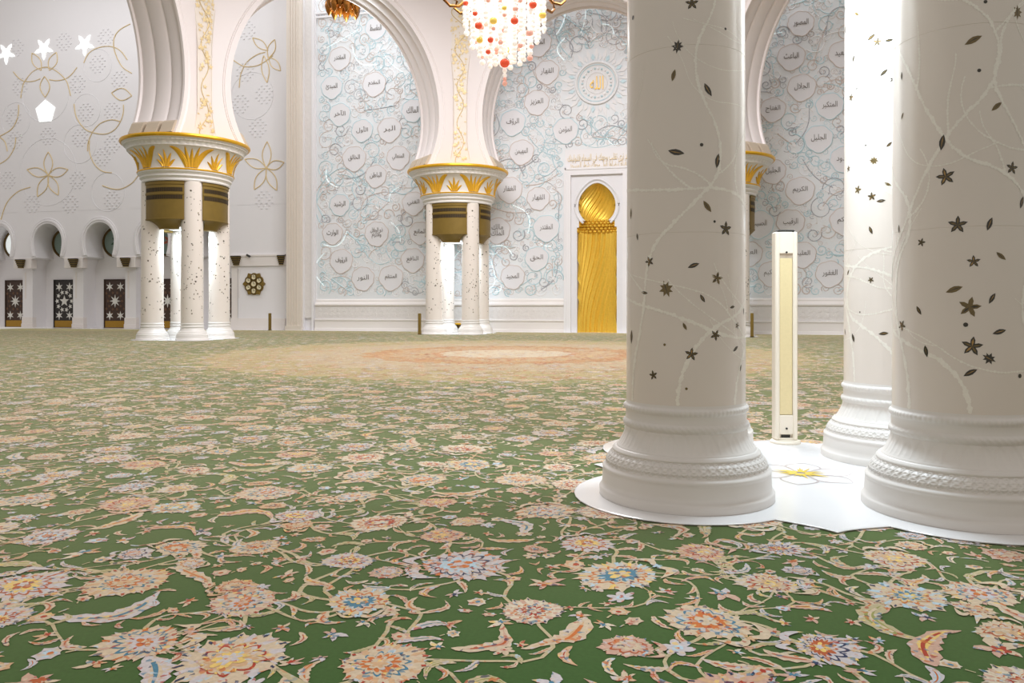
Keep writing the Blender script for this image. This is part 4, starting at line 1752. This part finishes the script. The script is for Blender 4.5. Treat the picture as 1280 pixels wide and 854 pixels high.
def niche_curve():
    pts = [(NW, 0.0), (NW, 2.0), (NW, 4.22), (NW - 0.02, 4.4), (NW - 0.25, 4.9)]
    a0 = math.asin((ZI - ZA) / BN)
    for i in range(37):
        a = a0 + (pi - 2 * a0) * i / 36
        pts.append((RI * cos(a), ZA + (RI * 1.08 if sin(a) > 0 else BN) * sin(a)))
    return pts + [(-x, z) for x, z in [(NW - 0.25, 4.9), (NW - 0.02, 4.4), (NW, 4.22), (NW, 2.0), (NW, 0.0)]]


NC = niche_curve()
hp = pitch / 2
YJ = YL + 0.42           # pier fronts stand back under the imposts
for x in xs:
    v, f = [], []
    for (a, z) in NC:
        if z > ZA + 0.6:
            an = atan2(z - ZA, a)
            k = min(hp / abs(cos(an)) if abs(cos(an)) > 1e-3 else 99, (ZTOP - ZA) / sin(an))
            o = (k * cos(an), ZA + k * sin(an))
        else:
            o = (hp if a > 0 else -hp, z)
        yf = YJ if z < 4.3 else YL
        v += [(x + a, yf, z), (x + o[0], yf, o[1]), (x + a, YL + ND, z)]
    for i in range(len(NC) - 1):
        b = 3 * i
        f += [(b, b + 1, b + 4, b + 3), (b, b + 3, b + 5, b + 2)]
    lw.add(v, f)
    # fill the two upper corners left open by the radial outline
    for sg in (-1, 1):
        lw.add([(x + sg * hp, YL, ZA + 0.6), (x + sg * hp, YL, ZTOP), (x + sg * RI, YL + 0.002, ZTOP), (x + sg * (RI + 0.1), YL + 0.002, ZA + 0.6)], [(0, 1, 2, 3)])
xwl = xs[0] - hp
xwr = xs[-1] + hp
xend = on_y(377, 380, YQ)[0]
lw.box(xwl - 6, xwl, YL, YL + 0.5, 0, ZTOP)
lw.box(xwr, xend, YL, YL + 0.5, 0, ZTOP)
lw.box(xwl - 6, xend, YL, YL + 0.5, ZTOP - 0.01, 24)
lw.box(xwl, xwr, YL + ND, YL + ND + 0.3, 0, ZTOP)
lwall = tag(lw.build('wall_back_left', 'wall', None, True, 30), kind='structure')
# archivolts, imposts, plinths of the arcade
for i, x in enumerate(xs):
    av = MB()
    a0 = math.asin((ZI - ZA) / BN)
    for rr, w in ((RI + 0.06, 0.06), (RI + 0.2, 0.11), (RI + 0.34, 0.05)):
        av.tube([(x + rr * cos(a), YL - 0.02, ZA + sin(a) * (rr * 1.08 if sin(a) > 0 else BN)) for a in np.linspace(a0 * 0.9, pi - a0 * 0.9, 44)], w, 6, up=(0, 1, 0))
    tag(av.build('archivolt', 'wall', lwall))
px_l = piers[1:-1]
for k, x in enumerate(px_l):
    pr = MB()
    wdt = hp - NW
    if True:
        wi = wdt + 0.32
        pr.bbox(x - wi, x + wi, YL - 0.06, YL + 0.5, 4.24, 5.0, 0.03)
        pr.bbox(x - wdt - 0.04, x + wdt + 0.04, YJ - 0.06, YJ + 0.3, 0.0, 0.75, 0.02)
        pr.bbox(x - wdt - 0.06, x + wdt + 0.06, YJ - 0.09, YJ + 0.3, 0.0, 0.3, 0.02)
        pr.box(x - wdt * 0.55, x - wdt * 0.25, YJ - 0.012, YJ, 2.1, 4.0)
        pr.build('pier_facing', 'wall_low', lwall, False)
cb = MB()
xa, xb = xwr - (hp - NW) - 0.05, on_y(357, 320, YL)[0]
cb.box(xwr - 0.46, xwr + 0.02, YL, YL + 0.5, 0.0, 4.4)
cb.box(xa, xb, YL - 0.10, YL + 0.1, 4.22, 4.95)
cb.box(xa, xb, YL - 0.14, YL + 0.1, 4.86, 4.97)
cb.box(xa, xb, YL - 0.10, YL + 0.1, 0.0, 0.75)
cb.box(xa, xb, YL - 0.13, YL + 0.1, 0.0, 0.2)
cb.box(xa + 0.3, xa + 0.45, YL - 0.02, YL, 2.1, 4.0)
cb.box(xa + 0.55, xa + 0.62, YL - 0.02, YL, 2.1, 4.0)
cb.build('panel_band', 'wall_low', lwall, False)
# pilaster between the two walls
pl = MB()
pa, pb = on_y(358, 380, YQ - 0.5)[0], on_y(376, 380, YQ - 0.5)[0]
pl.box(pa, pb + 0.02, YQ - 0.5, YQ + 0.9, 0, 24)
for u in (0.18, 0.36, 0.54, 0.72):
    pl.box(pa + (pb - pa) * u, pa + (pb - pa) * (u + 0.07), YQ - 0.54, YQ - 0.5, 0.3, 24)
pl.box(pa - 0.06, pb + 0.06, YQ - 0.58, YQ - 0.4, 0, 0.3)
tag(pl.build('wall_pilaster', 'cream_band', None, False), kind='structure')

# doors and round windows at the back of the niches
YD = YL + ND


def star_poly(n, r0, r1, a0=pi / 2):
    return [((r0 if i % 2 == 0 else r1) * cos(a0 + pi * i / n), (r0 if i % 2 == 0 else r1) * sin(a0 + pi * i / n)) for i in range(2 * n)]


for i, x in enumerate(xs):
    dw, dh = 0.86, 3.42
    black = i == 1
    d = MB()
    d.bbox(x - dw, x + dw, YD - 0.10, YD, 0, dh, 0.02)
    d.box(x - dw - 0.07, x - dw, YD - 0.14, YD, 0, dh + 0.07)
    d.box(x + dw, x + dw + 0.07, YD - 0.14, YD, 0, dh + 0.07)
    d.box(x - dw - 0.07, x + dw + 0.07, YD - 0.14, YD, dh, dh + 0.07)
    do = tag(d.build('door_%d' % (i + 1), 'wood_black' if black else 'wood', None, False), kind='structure')
    k = MB()
    k.bbox(x - dw + 0.02, x + dw - 0.02, YD - 0.12, YD - 0.1, 0.03, 0.5, 0.008)
    k.build('kick_plate', 'brass', do, False)
    big, small = MB(), MB()
    for (u, z, s) in ((-0.45, 2.95, 0.33), (0.45, 2.95, 0.33), (-0.45, 0.88, 0.33), (0.45, 0.88, 0.33), (0, 1.92, 0.46 if not black else 0.42)):
        n = 8 if (u == 0 and not black) else (5 if u == 0 else 6)
        po = [(x + u + a, z + b) for a, b in star_poly(n, s, s * (0.36 if n != 5 else 0.42))]
        big.fan_y((x + u, z), po, YD - 0.125, YD - 0.1)
    big.build('white_star', 'star_white', do, False)
    q = 10
    for j in range(q):
        a = TAU * j / q
        for rr in (0.66,) if black else (0.62, 0.95):
            cx, cz = x + rr * cos(a) * 0.95, 1.92 + rr * sin(a)
            if abs(cx - x) > dw - 0.08:
                continue
            po = [(cx + a_, cz + b_) for a_, b_ in star_poly(5, 0.19 if black else 0.13, 0.08 if black else 0.06, a)]
            small.fan_y((cx, cz), po, YD - 0.12, YD - 0.1)
    small.build('small_star', 'star_white' if black else 'brown_star', do, False)
    # round window
    w = MB()
    Rw = 1.02
    a0 = math.asin((ZI + 0.14 - ZA) / Rw) if abs(ZI + 0.14 - ZA) < Rw else -1.3
    ring = [(x + Rw * cos(a), YD - 0.06, ZA + Rw * sin(a)) for a in np.linspace(a0, pi - a0, 44)]
    w.tube(ring, 0.09, 6, up=(0, 1, 0), closed=True)
    wo = tag(w.build('window_%d' % (i + 1), 'bronze_dark'), kind='structure')
    g = MB()
    g.fan_y((x, ZA), [(p[0], p[2]) for p in ring], YD - 0.05, YD)
    g.build('pane', 'glass_lit' if i == 0 else 'glass', wo, False)
    p = MB()
    mm = ['glass_green', 'glass_red'][i % 2 if i > 2 else 0]
    for j in range(6):
        a = TAU * j / 6 + 0.3
        c = (x + 0.1 + 0.26 * cos(a), ZA + 0.26 * sin(a))
        po = [(c[0] + 0.5 * (X_ * cos(a) - Z_ * sin(a)), c[1] + 0.5 * (X_ * sin(a) + Z_ * cos(a))) for X_, Z_ in LEAF]
        p.fan_y(c, po, YD - 0.07, YD - 0.05)
    p.tube([(x + 0.1 + u * 0.3, YD - 0.06, ZA - 0.3 - 0.7 * u) for u in np.linspace(0, 0.9, 8)], 0.02, 4)
    if i != 0:
        p.build('flower_motif', mm, wo, False)

# stepped bronze sconces
sl = ['between the leftmost arch and the black door arch', 'between the black door arch and its right neighbour', None, None]


def sconce(x, y, z, label, w=0.36):
    t = empty('wall_sconce', (x, y, z), 0, label, 'wall lamp', 'stepped bronze sconces on the arcade')
    b, s = MB(), MB()
    n = 5
    for k in range(n):
        a, c = k / n, (k + 0.38) / n
        h = 0.62
        wa, wc = w * (0.5 + 0.5 * a), w * (0.5 + 0.5 * c)
        v = []
        for zz, ww in ((a * h, wa), (c * h, wc)):
            v += [(-ww, -ww * 0.8, zz), (ww, -ww * 0.8, zz), (ww, 0, zz), (-ww, 0, zz)]
        b.add(v, [(3, 2, 1, 0), (4, 5, 6, 7), (0, 1, 5, 4), (1, 2, 6, 5), (2, 3, 7, 6), (3, 0, 4, 7)])
        wd = wc * 0.96
        s.box(-wd, wd, -wd * 0.8, 0, c * h, (k + 1) / n * h)
    b.build('stepped_shade', 'bronze', t, False)
    s.build('dark_core', 'slot', t, False)


for k, (px, lab) in enumerate(((27, 'stepped bronze sconce left of the black star door arch'), (93, 'stepped bronze sconce right of the black star door arch'),
                               (158, 'stepped bronze sconce just left of the left far column group'), (296, 'stepped bronze sconce above the golden clock'),
                               (352, 'stepped bronze sconce at the corner by the cream pilaster'))):
    x = on_y(px, 324, YL - 0.1)[0]
    sconce(x, YL - 0.1, 4.28, lab, 0.36 if px != 352 else 0.27)

# gold line flowers, lit stars on the left wall
fg = MB()


def pl_px(pts, rad=0.032):
    P = [on_y(a, b, YL) for a, b in pts]
    # smooth the polyline
    Q = []
    for i in range(len(P) - 1):
        p0, p1, p2, p3 = P[max(i - 1, 0)], P[i], P[i + 1], P[min(i + 2, len(P) - 1)]
        for t in np.linspace(0, 1, 8, endpoint=False):
            Q.append(tuple(0.5 * (2 * p1[k] + (p2[k] - p0[k]) * t + (2 * p0[k] - 5 * p1[k] + 4 * p2[k] - p3[k]) * t * t + (3 * p1[k] - p0[k] - 3 * p2[k] + p3[k]) * t ** 3) for k in (0, 1)))
    Q.append(P[-1])
    fg.tube([(x, YL - 0.015, z) for x, z in Q], rad, 5, up=(0, 1, 0))


def petal_px(a, b, w):
    dx, dy = b[0] - a[0], b[1] - a[1]
    L = math.hypot(dx, dy)
    nx, ny = -dy / L, dx / L
    for sg in (1, -1):
        pl_px([(a[0] + dx * t + sg * nx * w * sin(pi * t), a[1] + dy * t + sg * ny * w * sin(pi * t)) for t in np.linspace(0, 1, 7)])


def k1(lst, ox=0, oy=30, s=5.34):
    return [(ox + a / s, oy + b / s) for a, b in lst]


for l in ([(90, 320), (125, 360), (165, 383), (225, 382), (270, 365)], [(330, 372), (385, 378), (440, 365), (480, 335), (515, 290)],
          [(140, 495), (148, 440), (165, 385), (225, 315), (300, 290), (370, 310), (440, 375), (460, 430), (472, 480)],
          [(495, 535), (510, 620), (560, 695), (620, 725), (700, 735), (760, 710), (800, 660), (822, 600), (825, 540)],
          [(585, 850), (590, 790), (620, 720), (670, 665), (740, 640), (800, 650)], [(125, 540), (120, 620), (80, 700), (0, 750)], [(0, 755), (35, 790), (50, 850)],
          [(560, 260), (590, 200), (640, 165), (700, 150), (760, 155), (810, 185), (850, 240)], [(870, 0), (800, 40), (765, 90), (760, 150), (780, 220), (820, 290), (880, 330)]):
    pl_px(k1(l))
for a, b, w in (((298, 350), (303, 490), 32), ((275, 310), (215, 195), 28), ((330, 310), (377, 190), 28), ((745, 460), (880, 480), 40)):
    petal_px(k1([a])[0], k1([b])[0], w / 5.34)
for l in ([(330, 350), (400, 393), (470, 392), (520, 370), (575, 330)], [(375, 520), (385, 440), (420, 370), (480, 325), (530, 310)]):
    pl_px(k1(l, 220, 0, 4.744))
for a, b, w in (((455, 225), (545, 300), 22), ((585, 235), (548, 345), 22), ((620, 420), (550, 340), 22), ((540, 490), (520, 330), 22)):
    petal_px(k1([a], 220, 0, 4.744)[0], k1([b], 220, 0, 4.744)[0], w / 4.744)
for c, tips in (((60.5, 219), ((60.5, 190), (34, 212), (85, 212), (47, 246), (73, 244))), ((333, 210), ((334, 177), (306, 199), (355, 203), (318, 237), (346, 238)))):
    for tp in tips:
        petal_px(c, tp, 5.5)
for l in ([(0, 205), (10, 198), (18, 185), (20, 172)], [(112, 176), (112, 190), (118, 205), (128, 214), (140, 216)], [(128, 232), (140, 236), (152, 236), (166, 228), (176, 214)],
          [(0, 280), (8, 255), (22, 240), (38, 234)]):
    pl_px(l)
tag(fg.build('gold_line_flowers', 'gold_line', lwall), kind='stuff')
rz = MB()
for (px, py) in ((122, 80), (97, 105), (149, 100), (107, 140), (140, 139), (17, 147), (100, 172), (128, 196), (19, 175), (25, 108), (80, 52), (132, 47), (20, 60), (97, 225), (140, 180), (40, 255), (88, 255),
                 (308, 38), (330, 118), (306, 90), (322, 160), (330, 250), (300, 130), (10, 225), (60, 170), (140, 250)):
    x, z = on_y(px, py, YL)
    for a in range(-2, 3):
        for b in range(-2, 3):
            if abs(a) + abs(b) > 3 or (a == 0 and b == 0):
                continue
            u, w_ = (a + b) * 0.19, (a - b) * 0.19
            s = 0.085
            rz.fan_y((x + u, z + w_), [(x + u + s * cos(TAU * k / 6), z + w_ + s * 0.55 * sin(TAU * k / 6)) for k in range(6)], YL - 0.035, YL)
for (px, py, r) in ((57, 118, 38), (122, 82, 22), (108, 138, 22), (20, 150, 24), (100, 180, 26), (135, 240, 26), (60, 215, 46), (315, 120, 30)):
    x, z = on_y(px, py, YL)
    r = r / 19.2
    rz.tube([(x + r * cos(a), YL, z + r * sin(a)) for a in np.linspace(0, TAU, 60, endpoint=False)], 0.022, 4, up=(0, 1, 0), closed=True)
tag(rz.build('rosette_relief', 'plaque', lwall), kind='stuff')
for (px, py, kind_) in ((8, 67, 's'), (55, 61, 's'), (106, 56, 's'), (57, 140, 'p')):
    x, z = on_y(px, py, YL)
    st = MB()
    if kind_ == 's':
        po = []
        for k in range(5):
            a = -pi / 2 + TAU * k / 5
            for da, r in ((-0.38, 0.36), (-0.22, 0.58), (0, 0.82), (0.22, 0.58), (0.38, 0.36)):
                po.append((x + r * cos(a + da), z + r * sin(a + da)))
    else:
        po = [(x + 0.86 * cos(pi / 2 + TAU * k / 5), z + 0.86 * sin(pi / 2 + TAU * k / 5)) for k in range(5)]
    st.fan_y((x, z), po, YL - 0.05, YL + 0.01)
    st.build('star_light' if kind_ == 's' else 'pentagon_light', 'star_lit', lwall, False)

# gold clock
cx, cz = on_y(317, 355, YL - 0.12)
ck = empty('wall_clock', (cx, YL, cz), 0, 'round golden flower-shaped wall clock with several dials on the white panel', 'clock')
b = MB()
b.fan_y((0, 0), [(0.5 * cos(t), 0.5 * sin(t)) for t in np.linspace(0, TAU, 36, endpoint=False)], -0.07, 0)
for k in range(6):
    a = TAU * k / 6 + pi / 2
    c = (0.46 * cos(a), 0.46 * sin(a))
    b.fan_y(c, [(c[0] + 0.27 * cos(t), c[1] + 0.27 * sin(t)) for t in np.linspace(0, TAU, 20, endpoint=False)], -0.10, 0)
    a += pi / 6
    q = [(0.34, 0.0), (0.5, 0.15), (0.66, 0.17), (0.82, 0.0), (0.66, -0.17), (0.5, -0.15)]
    b.fan_y((0.58 * cos(a), 0.58 * sin(a)), [(x * cos(a) - y * sin(a), x * sin(a) + y * cos(a)) for x, y in q], -0.13, 0)
b.build('case', 'bronze', ck, False)
for k in range(7):
    a = TAU * k / 6 + pi / 2
    rr = 0.46 if k < 6 else 0
    x, z = rr * cos(a), rr * sin(a)
    R = 0.19 if k < 6 else 0.2
    d = MB()
    d.fan_y((x, z), [(x + R * cos(t), z + R * sin(t)) for t in np.linspace(0, TAU, 24, endpoint=False)], -0.13, -0.09)
    do = d.build('dial', 'dial', ck, False)
    r_ = MB()
    r_.tube([(x + R * cos(t), -0.13, z + R * sin(t)) for t in np.linspace(0, TAU, 24, endpoint=False)], 0.028, 5, up=(0, 1, 0), closed=True)
    r_.build('bezel', 'bronze_dark', do)
    h = MB()
    h.box(x - 0.012, x + 0.012, -0.145, -0.135, z, z + R * 0.75)
    h.box(x, x + R * 0.5, -0.145, -0.135, z - 0.012, z + 0.012)
    h.build('hand', 'dark', do, False)

# small spotlight on the band
sx, sz = on_y(312, 320, YL - 0.12)
st = empty('spotlight', (sx, YL - 0.10, sz), 0, 'tiny dark spotlight on the white band above the golden clock', 'spotlight')
b = MB()
b.tube([(-0.12, -0.16, 0.06), (0.14, -0.22, -0.06)], 0.07, 10)
b.build('lamp_head', 'dark', st)
b = MB()
b.tube([(0, -0.18, 0), (0, 0.0, 0.0)], 0.025, 8)
b.build('bracket', 'dark', st)

# ------------------------------------------------------------------ bronze floor posts
for (px, py, z1, lab) in ((367.5, 411.5, 1.10, 'slim bronze floor post in front of the cream pilaster'), (524.5, 418.6, 1.16, 'slim bronze floor post left of the middle far columns'),
                          (940, 422, 1.2, 'slim bronze floor post just right of the nearest column')):
    x, y = on_floor(px, py)
    y = min(y, YQ - 0.82)
    t = empty('bronze_post', (x, y, 0.0235 if px > 900 else 0.012), 0, lab, 'post', 'slim bronze floor posts')
    b = MB()
    b.bbox(-0.075, 0.075, -0.075, 0.075, 0.03, z1, 0.015)
    b.build('body', 'bronze', t, False)
    b = MB()
    b.bbox(-0.1, 0.1, -0.1, 0.1, 0.004, 0.035, 0.01)
    b.build('foot', 'bronze_dark', t, False)

# small bowl lamp low on the wall between the middle columns
x, z = on_y(573, 407, YQ - 0.3)
t = empty('bowl_lamp', (x, YQ - 0.30, z - 0.25), 0, 'small dark bowl lamp with yellow rim low between the middle far columns', 'lamp')
b = MB()
b.lathe([(0.02, 0.0), (0.06, 0.04), (0.14, 0.16), (0.19, 0.3)], 20, (0, -0.12))
b.build('bowl', 'bronze_dark', t)
b = MB()
b.lathe([(0.19, 0.3), (0.2, 0.36), (0.17, 0.40), (0.02, 0.42)], 20, (0, -0.12))
b.build('rim', 'gold', t)

# ------------------------------------------------------------------ column loudspeaker
x, y = on_floor(981.5, 556)
sp = empty('column_loudspeaker', (x, y, PT), YAW * 0.9, 'slim upright white column loudspeaker with beige cloth front between the near columns', 'loudspeaker')
b = MB()
b.lathe([(0.17, 0.0), (0.17, 0.02), (0.155, 0.035), (0.02, 0.04)], 32)
b.build('foot', 'post_white', sp)
H = 2.42
b = MB()
b.bbox(-0.128, -0.075, -0.05, 0.09, 0.035, H, 0.012)
b.bbox(0.075, 0.128, -0.05, 0.09, 0.035, H, 0.012)
b.box(-0.08, 0.08, -0.012, 0.085, 0.035, H - 0.01)
b.bbox(-0.08, 0.08, -0.045, 0.02, H - 0.25, H, 0.008)
b.bbox(-0.08, 0.08, -0.045, 0.02, 0.10, 0.32, 0.008)
b.bbox(-0.08, 0.08, -0.045, 0.02, 0.035, 0.06, 0.006)
b.build('casing', 'post_white', sp, False)
b = MB()
b.bbox(-0.073, 0.073, -0.032, 0.0, 0.325, H - 0.30, 0.006)
b.build('cloth_front', 'post_cloth', sp, False)
b = MB()
b.box(-0.075, 0.075, -0.03, 0.0, H - 0.30, H - 0.25)
b.build('cloth_rail', 'tan', sp, False)
b = MB()
b.bbox(-0.10, 0.10, -0.03, 0.07, H, H + 0.025, 0.008)
b.build('top_cap', 'dark', sp, False)
for zz in (0.17, H - 0.235):
    b = MB()
    b.tube([(0, -0.055, zz), (0, -0.03, zz)], 0.012, 10)
    b.build('screw', 'dark', sp)
b = MB()
b.box(-0.05, 0.05, -0.02, 0.0, 0.062, 0.098)
b.build('cable_slot', 'dark', sp, False)

# ------------------------------------------------------------------ chandeliers
ch = empty('crystal_chandelier', (DOME[0] - 0.02, DOME[1], 0), 0, 'large lit crystal chandelier with red and amber glass balls hanging in the hall', 'chandelier')
rnd = random.Random(17)
fr = MB()
for zz, R in ((12.3, 1.75), (14.2, 2.2), (16.2, 1.6)):
    fr.tube([(R * cos(a), R * sin(a), zz) for a in np.linspace(0, TAU, 64, endpoint=False)], 0.06, 6, closed=True)
for k in range(16):
    a = TAU * k / 16
    fr.tube([(r * cos(a + 0.25 * (r - 0.3)), r * sin(a + 0.25 * (r - 0.3)), z) for r, z in ((0.25, 12.3), (0.8, 12.25), (1.3, 12.0), (1.62, 11.72), (1.9, 11.72), (2.08, 11.9), (2.0, 12.15))], 0.05, 6)
fr.tube([(0, 0, 12.3), (0, 0, 21.0)], 0.09, 10)
fr.build('gold_frame', 'chand_gold', ch)
rings = [(1.32, 18, 10.72, 0.30), (1.08, 15, 10.25, 0.3), (0.85, 13, 9.82, 0.25), (0.6, 9, 9.70, 0.2), (0.34, 6, 9.75, 0.25)]
for (R, n, zb, jit) in rings:
    for k in range(n):
        a = TAU * (k + rnd.uniform(-0.2, 0.2)) / n
        zbot = zb + rnd.uniform(-0.08, jit)
        mb = MB()
        z = zbot
        x, y = R * cos(a), R * sin(a)
        first = True
        while z < 12.3:
            r = rnd.choice([0.06, 0.075, 0.085, 0.1])
            if rnd.random() < 0.07:
                m_ = rnd.choice([2, 2, 1])
            else:
                m_ = 0
            mb.sphere((x, y, z), r, 9, 6, m_, 0.95)
            z += r * 1.75
        mb.build('crystal_strand', ['crystal', 'crystal_rose', 'crystal_rose'], ch)
mb = MB()
for z, r, m_ in ((8.98, 0.09, 2), (9.12, 0.07, 2), (9.25, 0.07, 0), (9.4, 0.08, 0), (9.52, 0.08, 0), (9.64, 0.07, 0), (10.02, 0.12, 0)):
    mb.sphere((0, 0, z), r, 10, 7, m_)
mb.tube([(0, 0, 9.0), (0, 0, 12.3)], 0.03, 6, 0)
mb.build('crystal_strand', ['crystal', 'crystal_amber', 'crystal_rose'], ch)
fwd = atan2(-DOME[1], -DOME[0])
for (px, py, r, m_) in ((601, 32, 0.125, 'crystal_red'), (644, 26, 0.13, 'crystal_red'), (666, 6, 0.13, 'crystal_red'), (585, 4, 0.09, 'crystal_red'), (615, 50, 0.10, 'crystal_red'),
                        (597, 17, 0.085, 'crystal_red'), (619, 26, 0.125, 'crystal_amber'), (632, 38, 0.09, 'crystal_rose'), (662, 41, 0.12, 'crystal_rose'), (612, 65, 0.085, 'crystal_red'),
                        (632, 63, 0.16, 'crystal_amber'), (632, 79, 0.16, 'crystal_red'), (602, 50, 0.11, 'crystal_amber'), (678, 19, 0.12, 'crystal_amber'), (651, 57, 0.09, 'crystal_rose'),
                        (632, 19, 0.07, 'crystal_rose'), (613, 1, 0.07, 'crystal_rose'), (651, 1, 0.07, 'crystal_rose'), (632, 10, 0.08, 'crystal_amber'), (665, 58, 0.08, 'crystal_rose'), (619, 36, 0.07, 'crystal_rose')):
    u = (px - 632) / FPX * 26.0
    z = EYE + (HOR - py) / FPX * 26.0
    dep = sqrt(max(0, 1.40 ** 2 - u * u)) * 0.9 if px != 632 or py < 60 else 0.0
    dep = min(dep, 1.2 * max(0.1, (z - 9.3) / 2.2)) + 0.22
    b = MB()
    zz = z * (26 - dep) / 26 + EYE * dep / 26
    xx, yy = u * RT[0] - dep * FW[0], u * RT[1] - dep * FW[1]
    b.sphere((xx, yy, zz), r, 14, 10, 0, 0.9)
    b.build('glass_ball', m_, ch)

gc = empty('gold_chandelier', (-19.3, 40.7, 0), 0, 'bottom of a gold pendant chandelier showing at the top of the left lettered wall', 'chandelier')
b = MB()
for k in range(14):
    a = TAU * k / 14
    zb = 17.85 + 0.25 * (k % 2)
    b.lathe([(0.02, zb), (0.15, zb + 0.22), (0.24, zb + 0.5), (0.2, zb + 0.8), (0.05, zb + 1.0)], 12, (0.78 * cos(a), 0.78 * sin(a)))
b.build('pendant_drops', 'chand_gold', gc)
b = MB()
b.tube([(0.8 * cos(a), 0.8 * sin(a), 18.85) for a in np.linspace(0, TAU, 40, endpoint=False)], 0.1, 8, closed=True)
b.lathe([(0.1, 18.8), (0.7, 19.0), (0.5, 19.5), (0.1, 20.0), (0.06, 22)], 24)
b.build('crown', 'chand_gold', gc)


# ------------------------------------------------------------------ light
def area(name, loc, size, power, color, target=None, rot=(0, 0, 0), sy=None, shape='DISK', spread=None):
    l = bpy.data.lights.new(name, 'AREA')
    l.shape = shape if sy is None else 'RECTANGLE'
    l.size = size
    if sy:
        l.size_y = sy
    l.energy = power
    l.color = color
    if spread:
        l.spread = radians(spread)
    o = bpy.data.objects.new(name, l)
    COL.objects.link(o)
    o.location = loc
    o.rotation_euler = rot
    if target:
        import mathutils
        d = mathutils.Vector(target) - mathutils.Vector(loc)
        o.rotation_euler = d.to_track_quat('-Z', 'Y').to_euler()
    return o


COOL = (0.74, 0.89, 1.0)
area('dome_light', (DOME[0], DOME[1], 19.5), 15, 7300, (0.97, 0.97, 1.0))
area('near_group_light', (NEAR[0], NEAR[1], 5.4), 1.0, 230, COOL)
for nm, c in (('left_group_light', LEFT), ('middle_group_light', MID), ('far_group_light', FAR), ('right_group_light', RIGHT)):
    area(nm, (c[0], c[1], 5.17), 1.2, 200, COOL)
area('wall_wash_light', (-6, 44.6, 23.0), 36, 700, (0.88, 0.95, 1.0), None, (radians(14), 0, 0), 0.8)
area('arcade_wash_light', (-36, 38.0, 24.0), 22, 1200, (0.96, 0.97, 1.0), (-36, 46, 8), (0, 0, 0), 1.5)

pl_ = bpy.data.lights.new('gold_chandelier_light', 'POINT')
pl_.energy = 500
pl_.color = (0.9, 0.96, 1.0)
pl_.shadow_soft_size = 0.7
po_ = bpy.data.objects.new('gold_chandelier_light', pl_)
COL.objects.link(po_)
po_.location = (-19.3, 41.2, 17.3)
w = bpy.data.worlds.new('hall_light')
scene.world = w
w.use_nodes = True
bg = w.node_tree.nodes['Background']
bg.inputs['Color'].default_value = (1.0, 0.935, 0.87, 1)
bg.inputs['Strength'].default_value = 0.52

# ------------------------------------------------------------------ camera
cam = bpy.data.cameras.new('camera')
cam.sensor_width = 36
cam.lens = FPX / 1280 * 36
cam.shift_y = -(427 - HOR) / 1280
cam.clip_end = 300
co = bpy.data.objects.new('camera', cam)
co.location = (0, 0, EYE)
co.rotation_euler = (pi / 2, 0, YAW)
COL.objects.link(co)
scene.camera = co
scene.view_settings.view_transform = 'Standard'
scene.view_settings.look = 'None'
scene.view_settings.exposure = 0.0
scene.view_settings.gamma = 1.0
scene.view_settings.use_curve_mapping = False
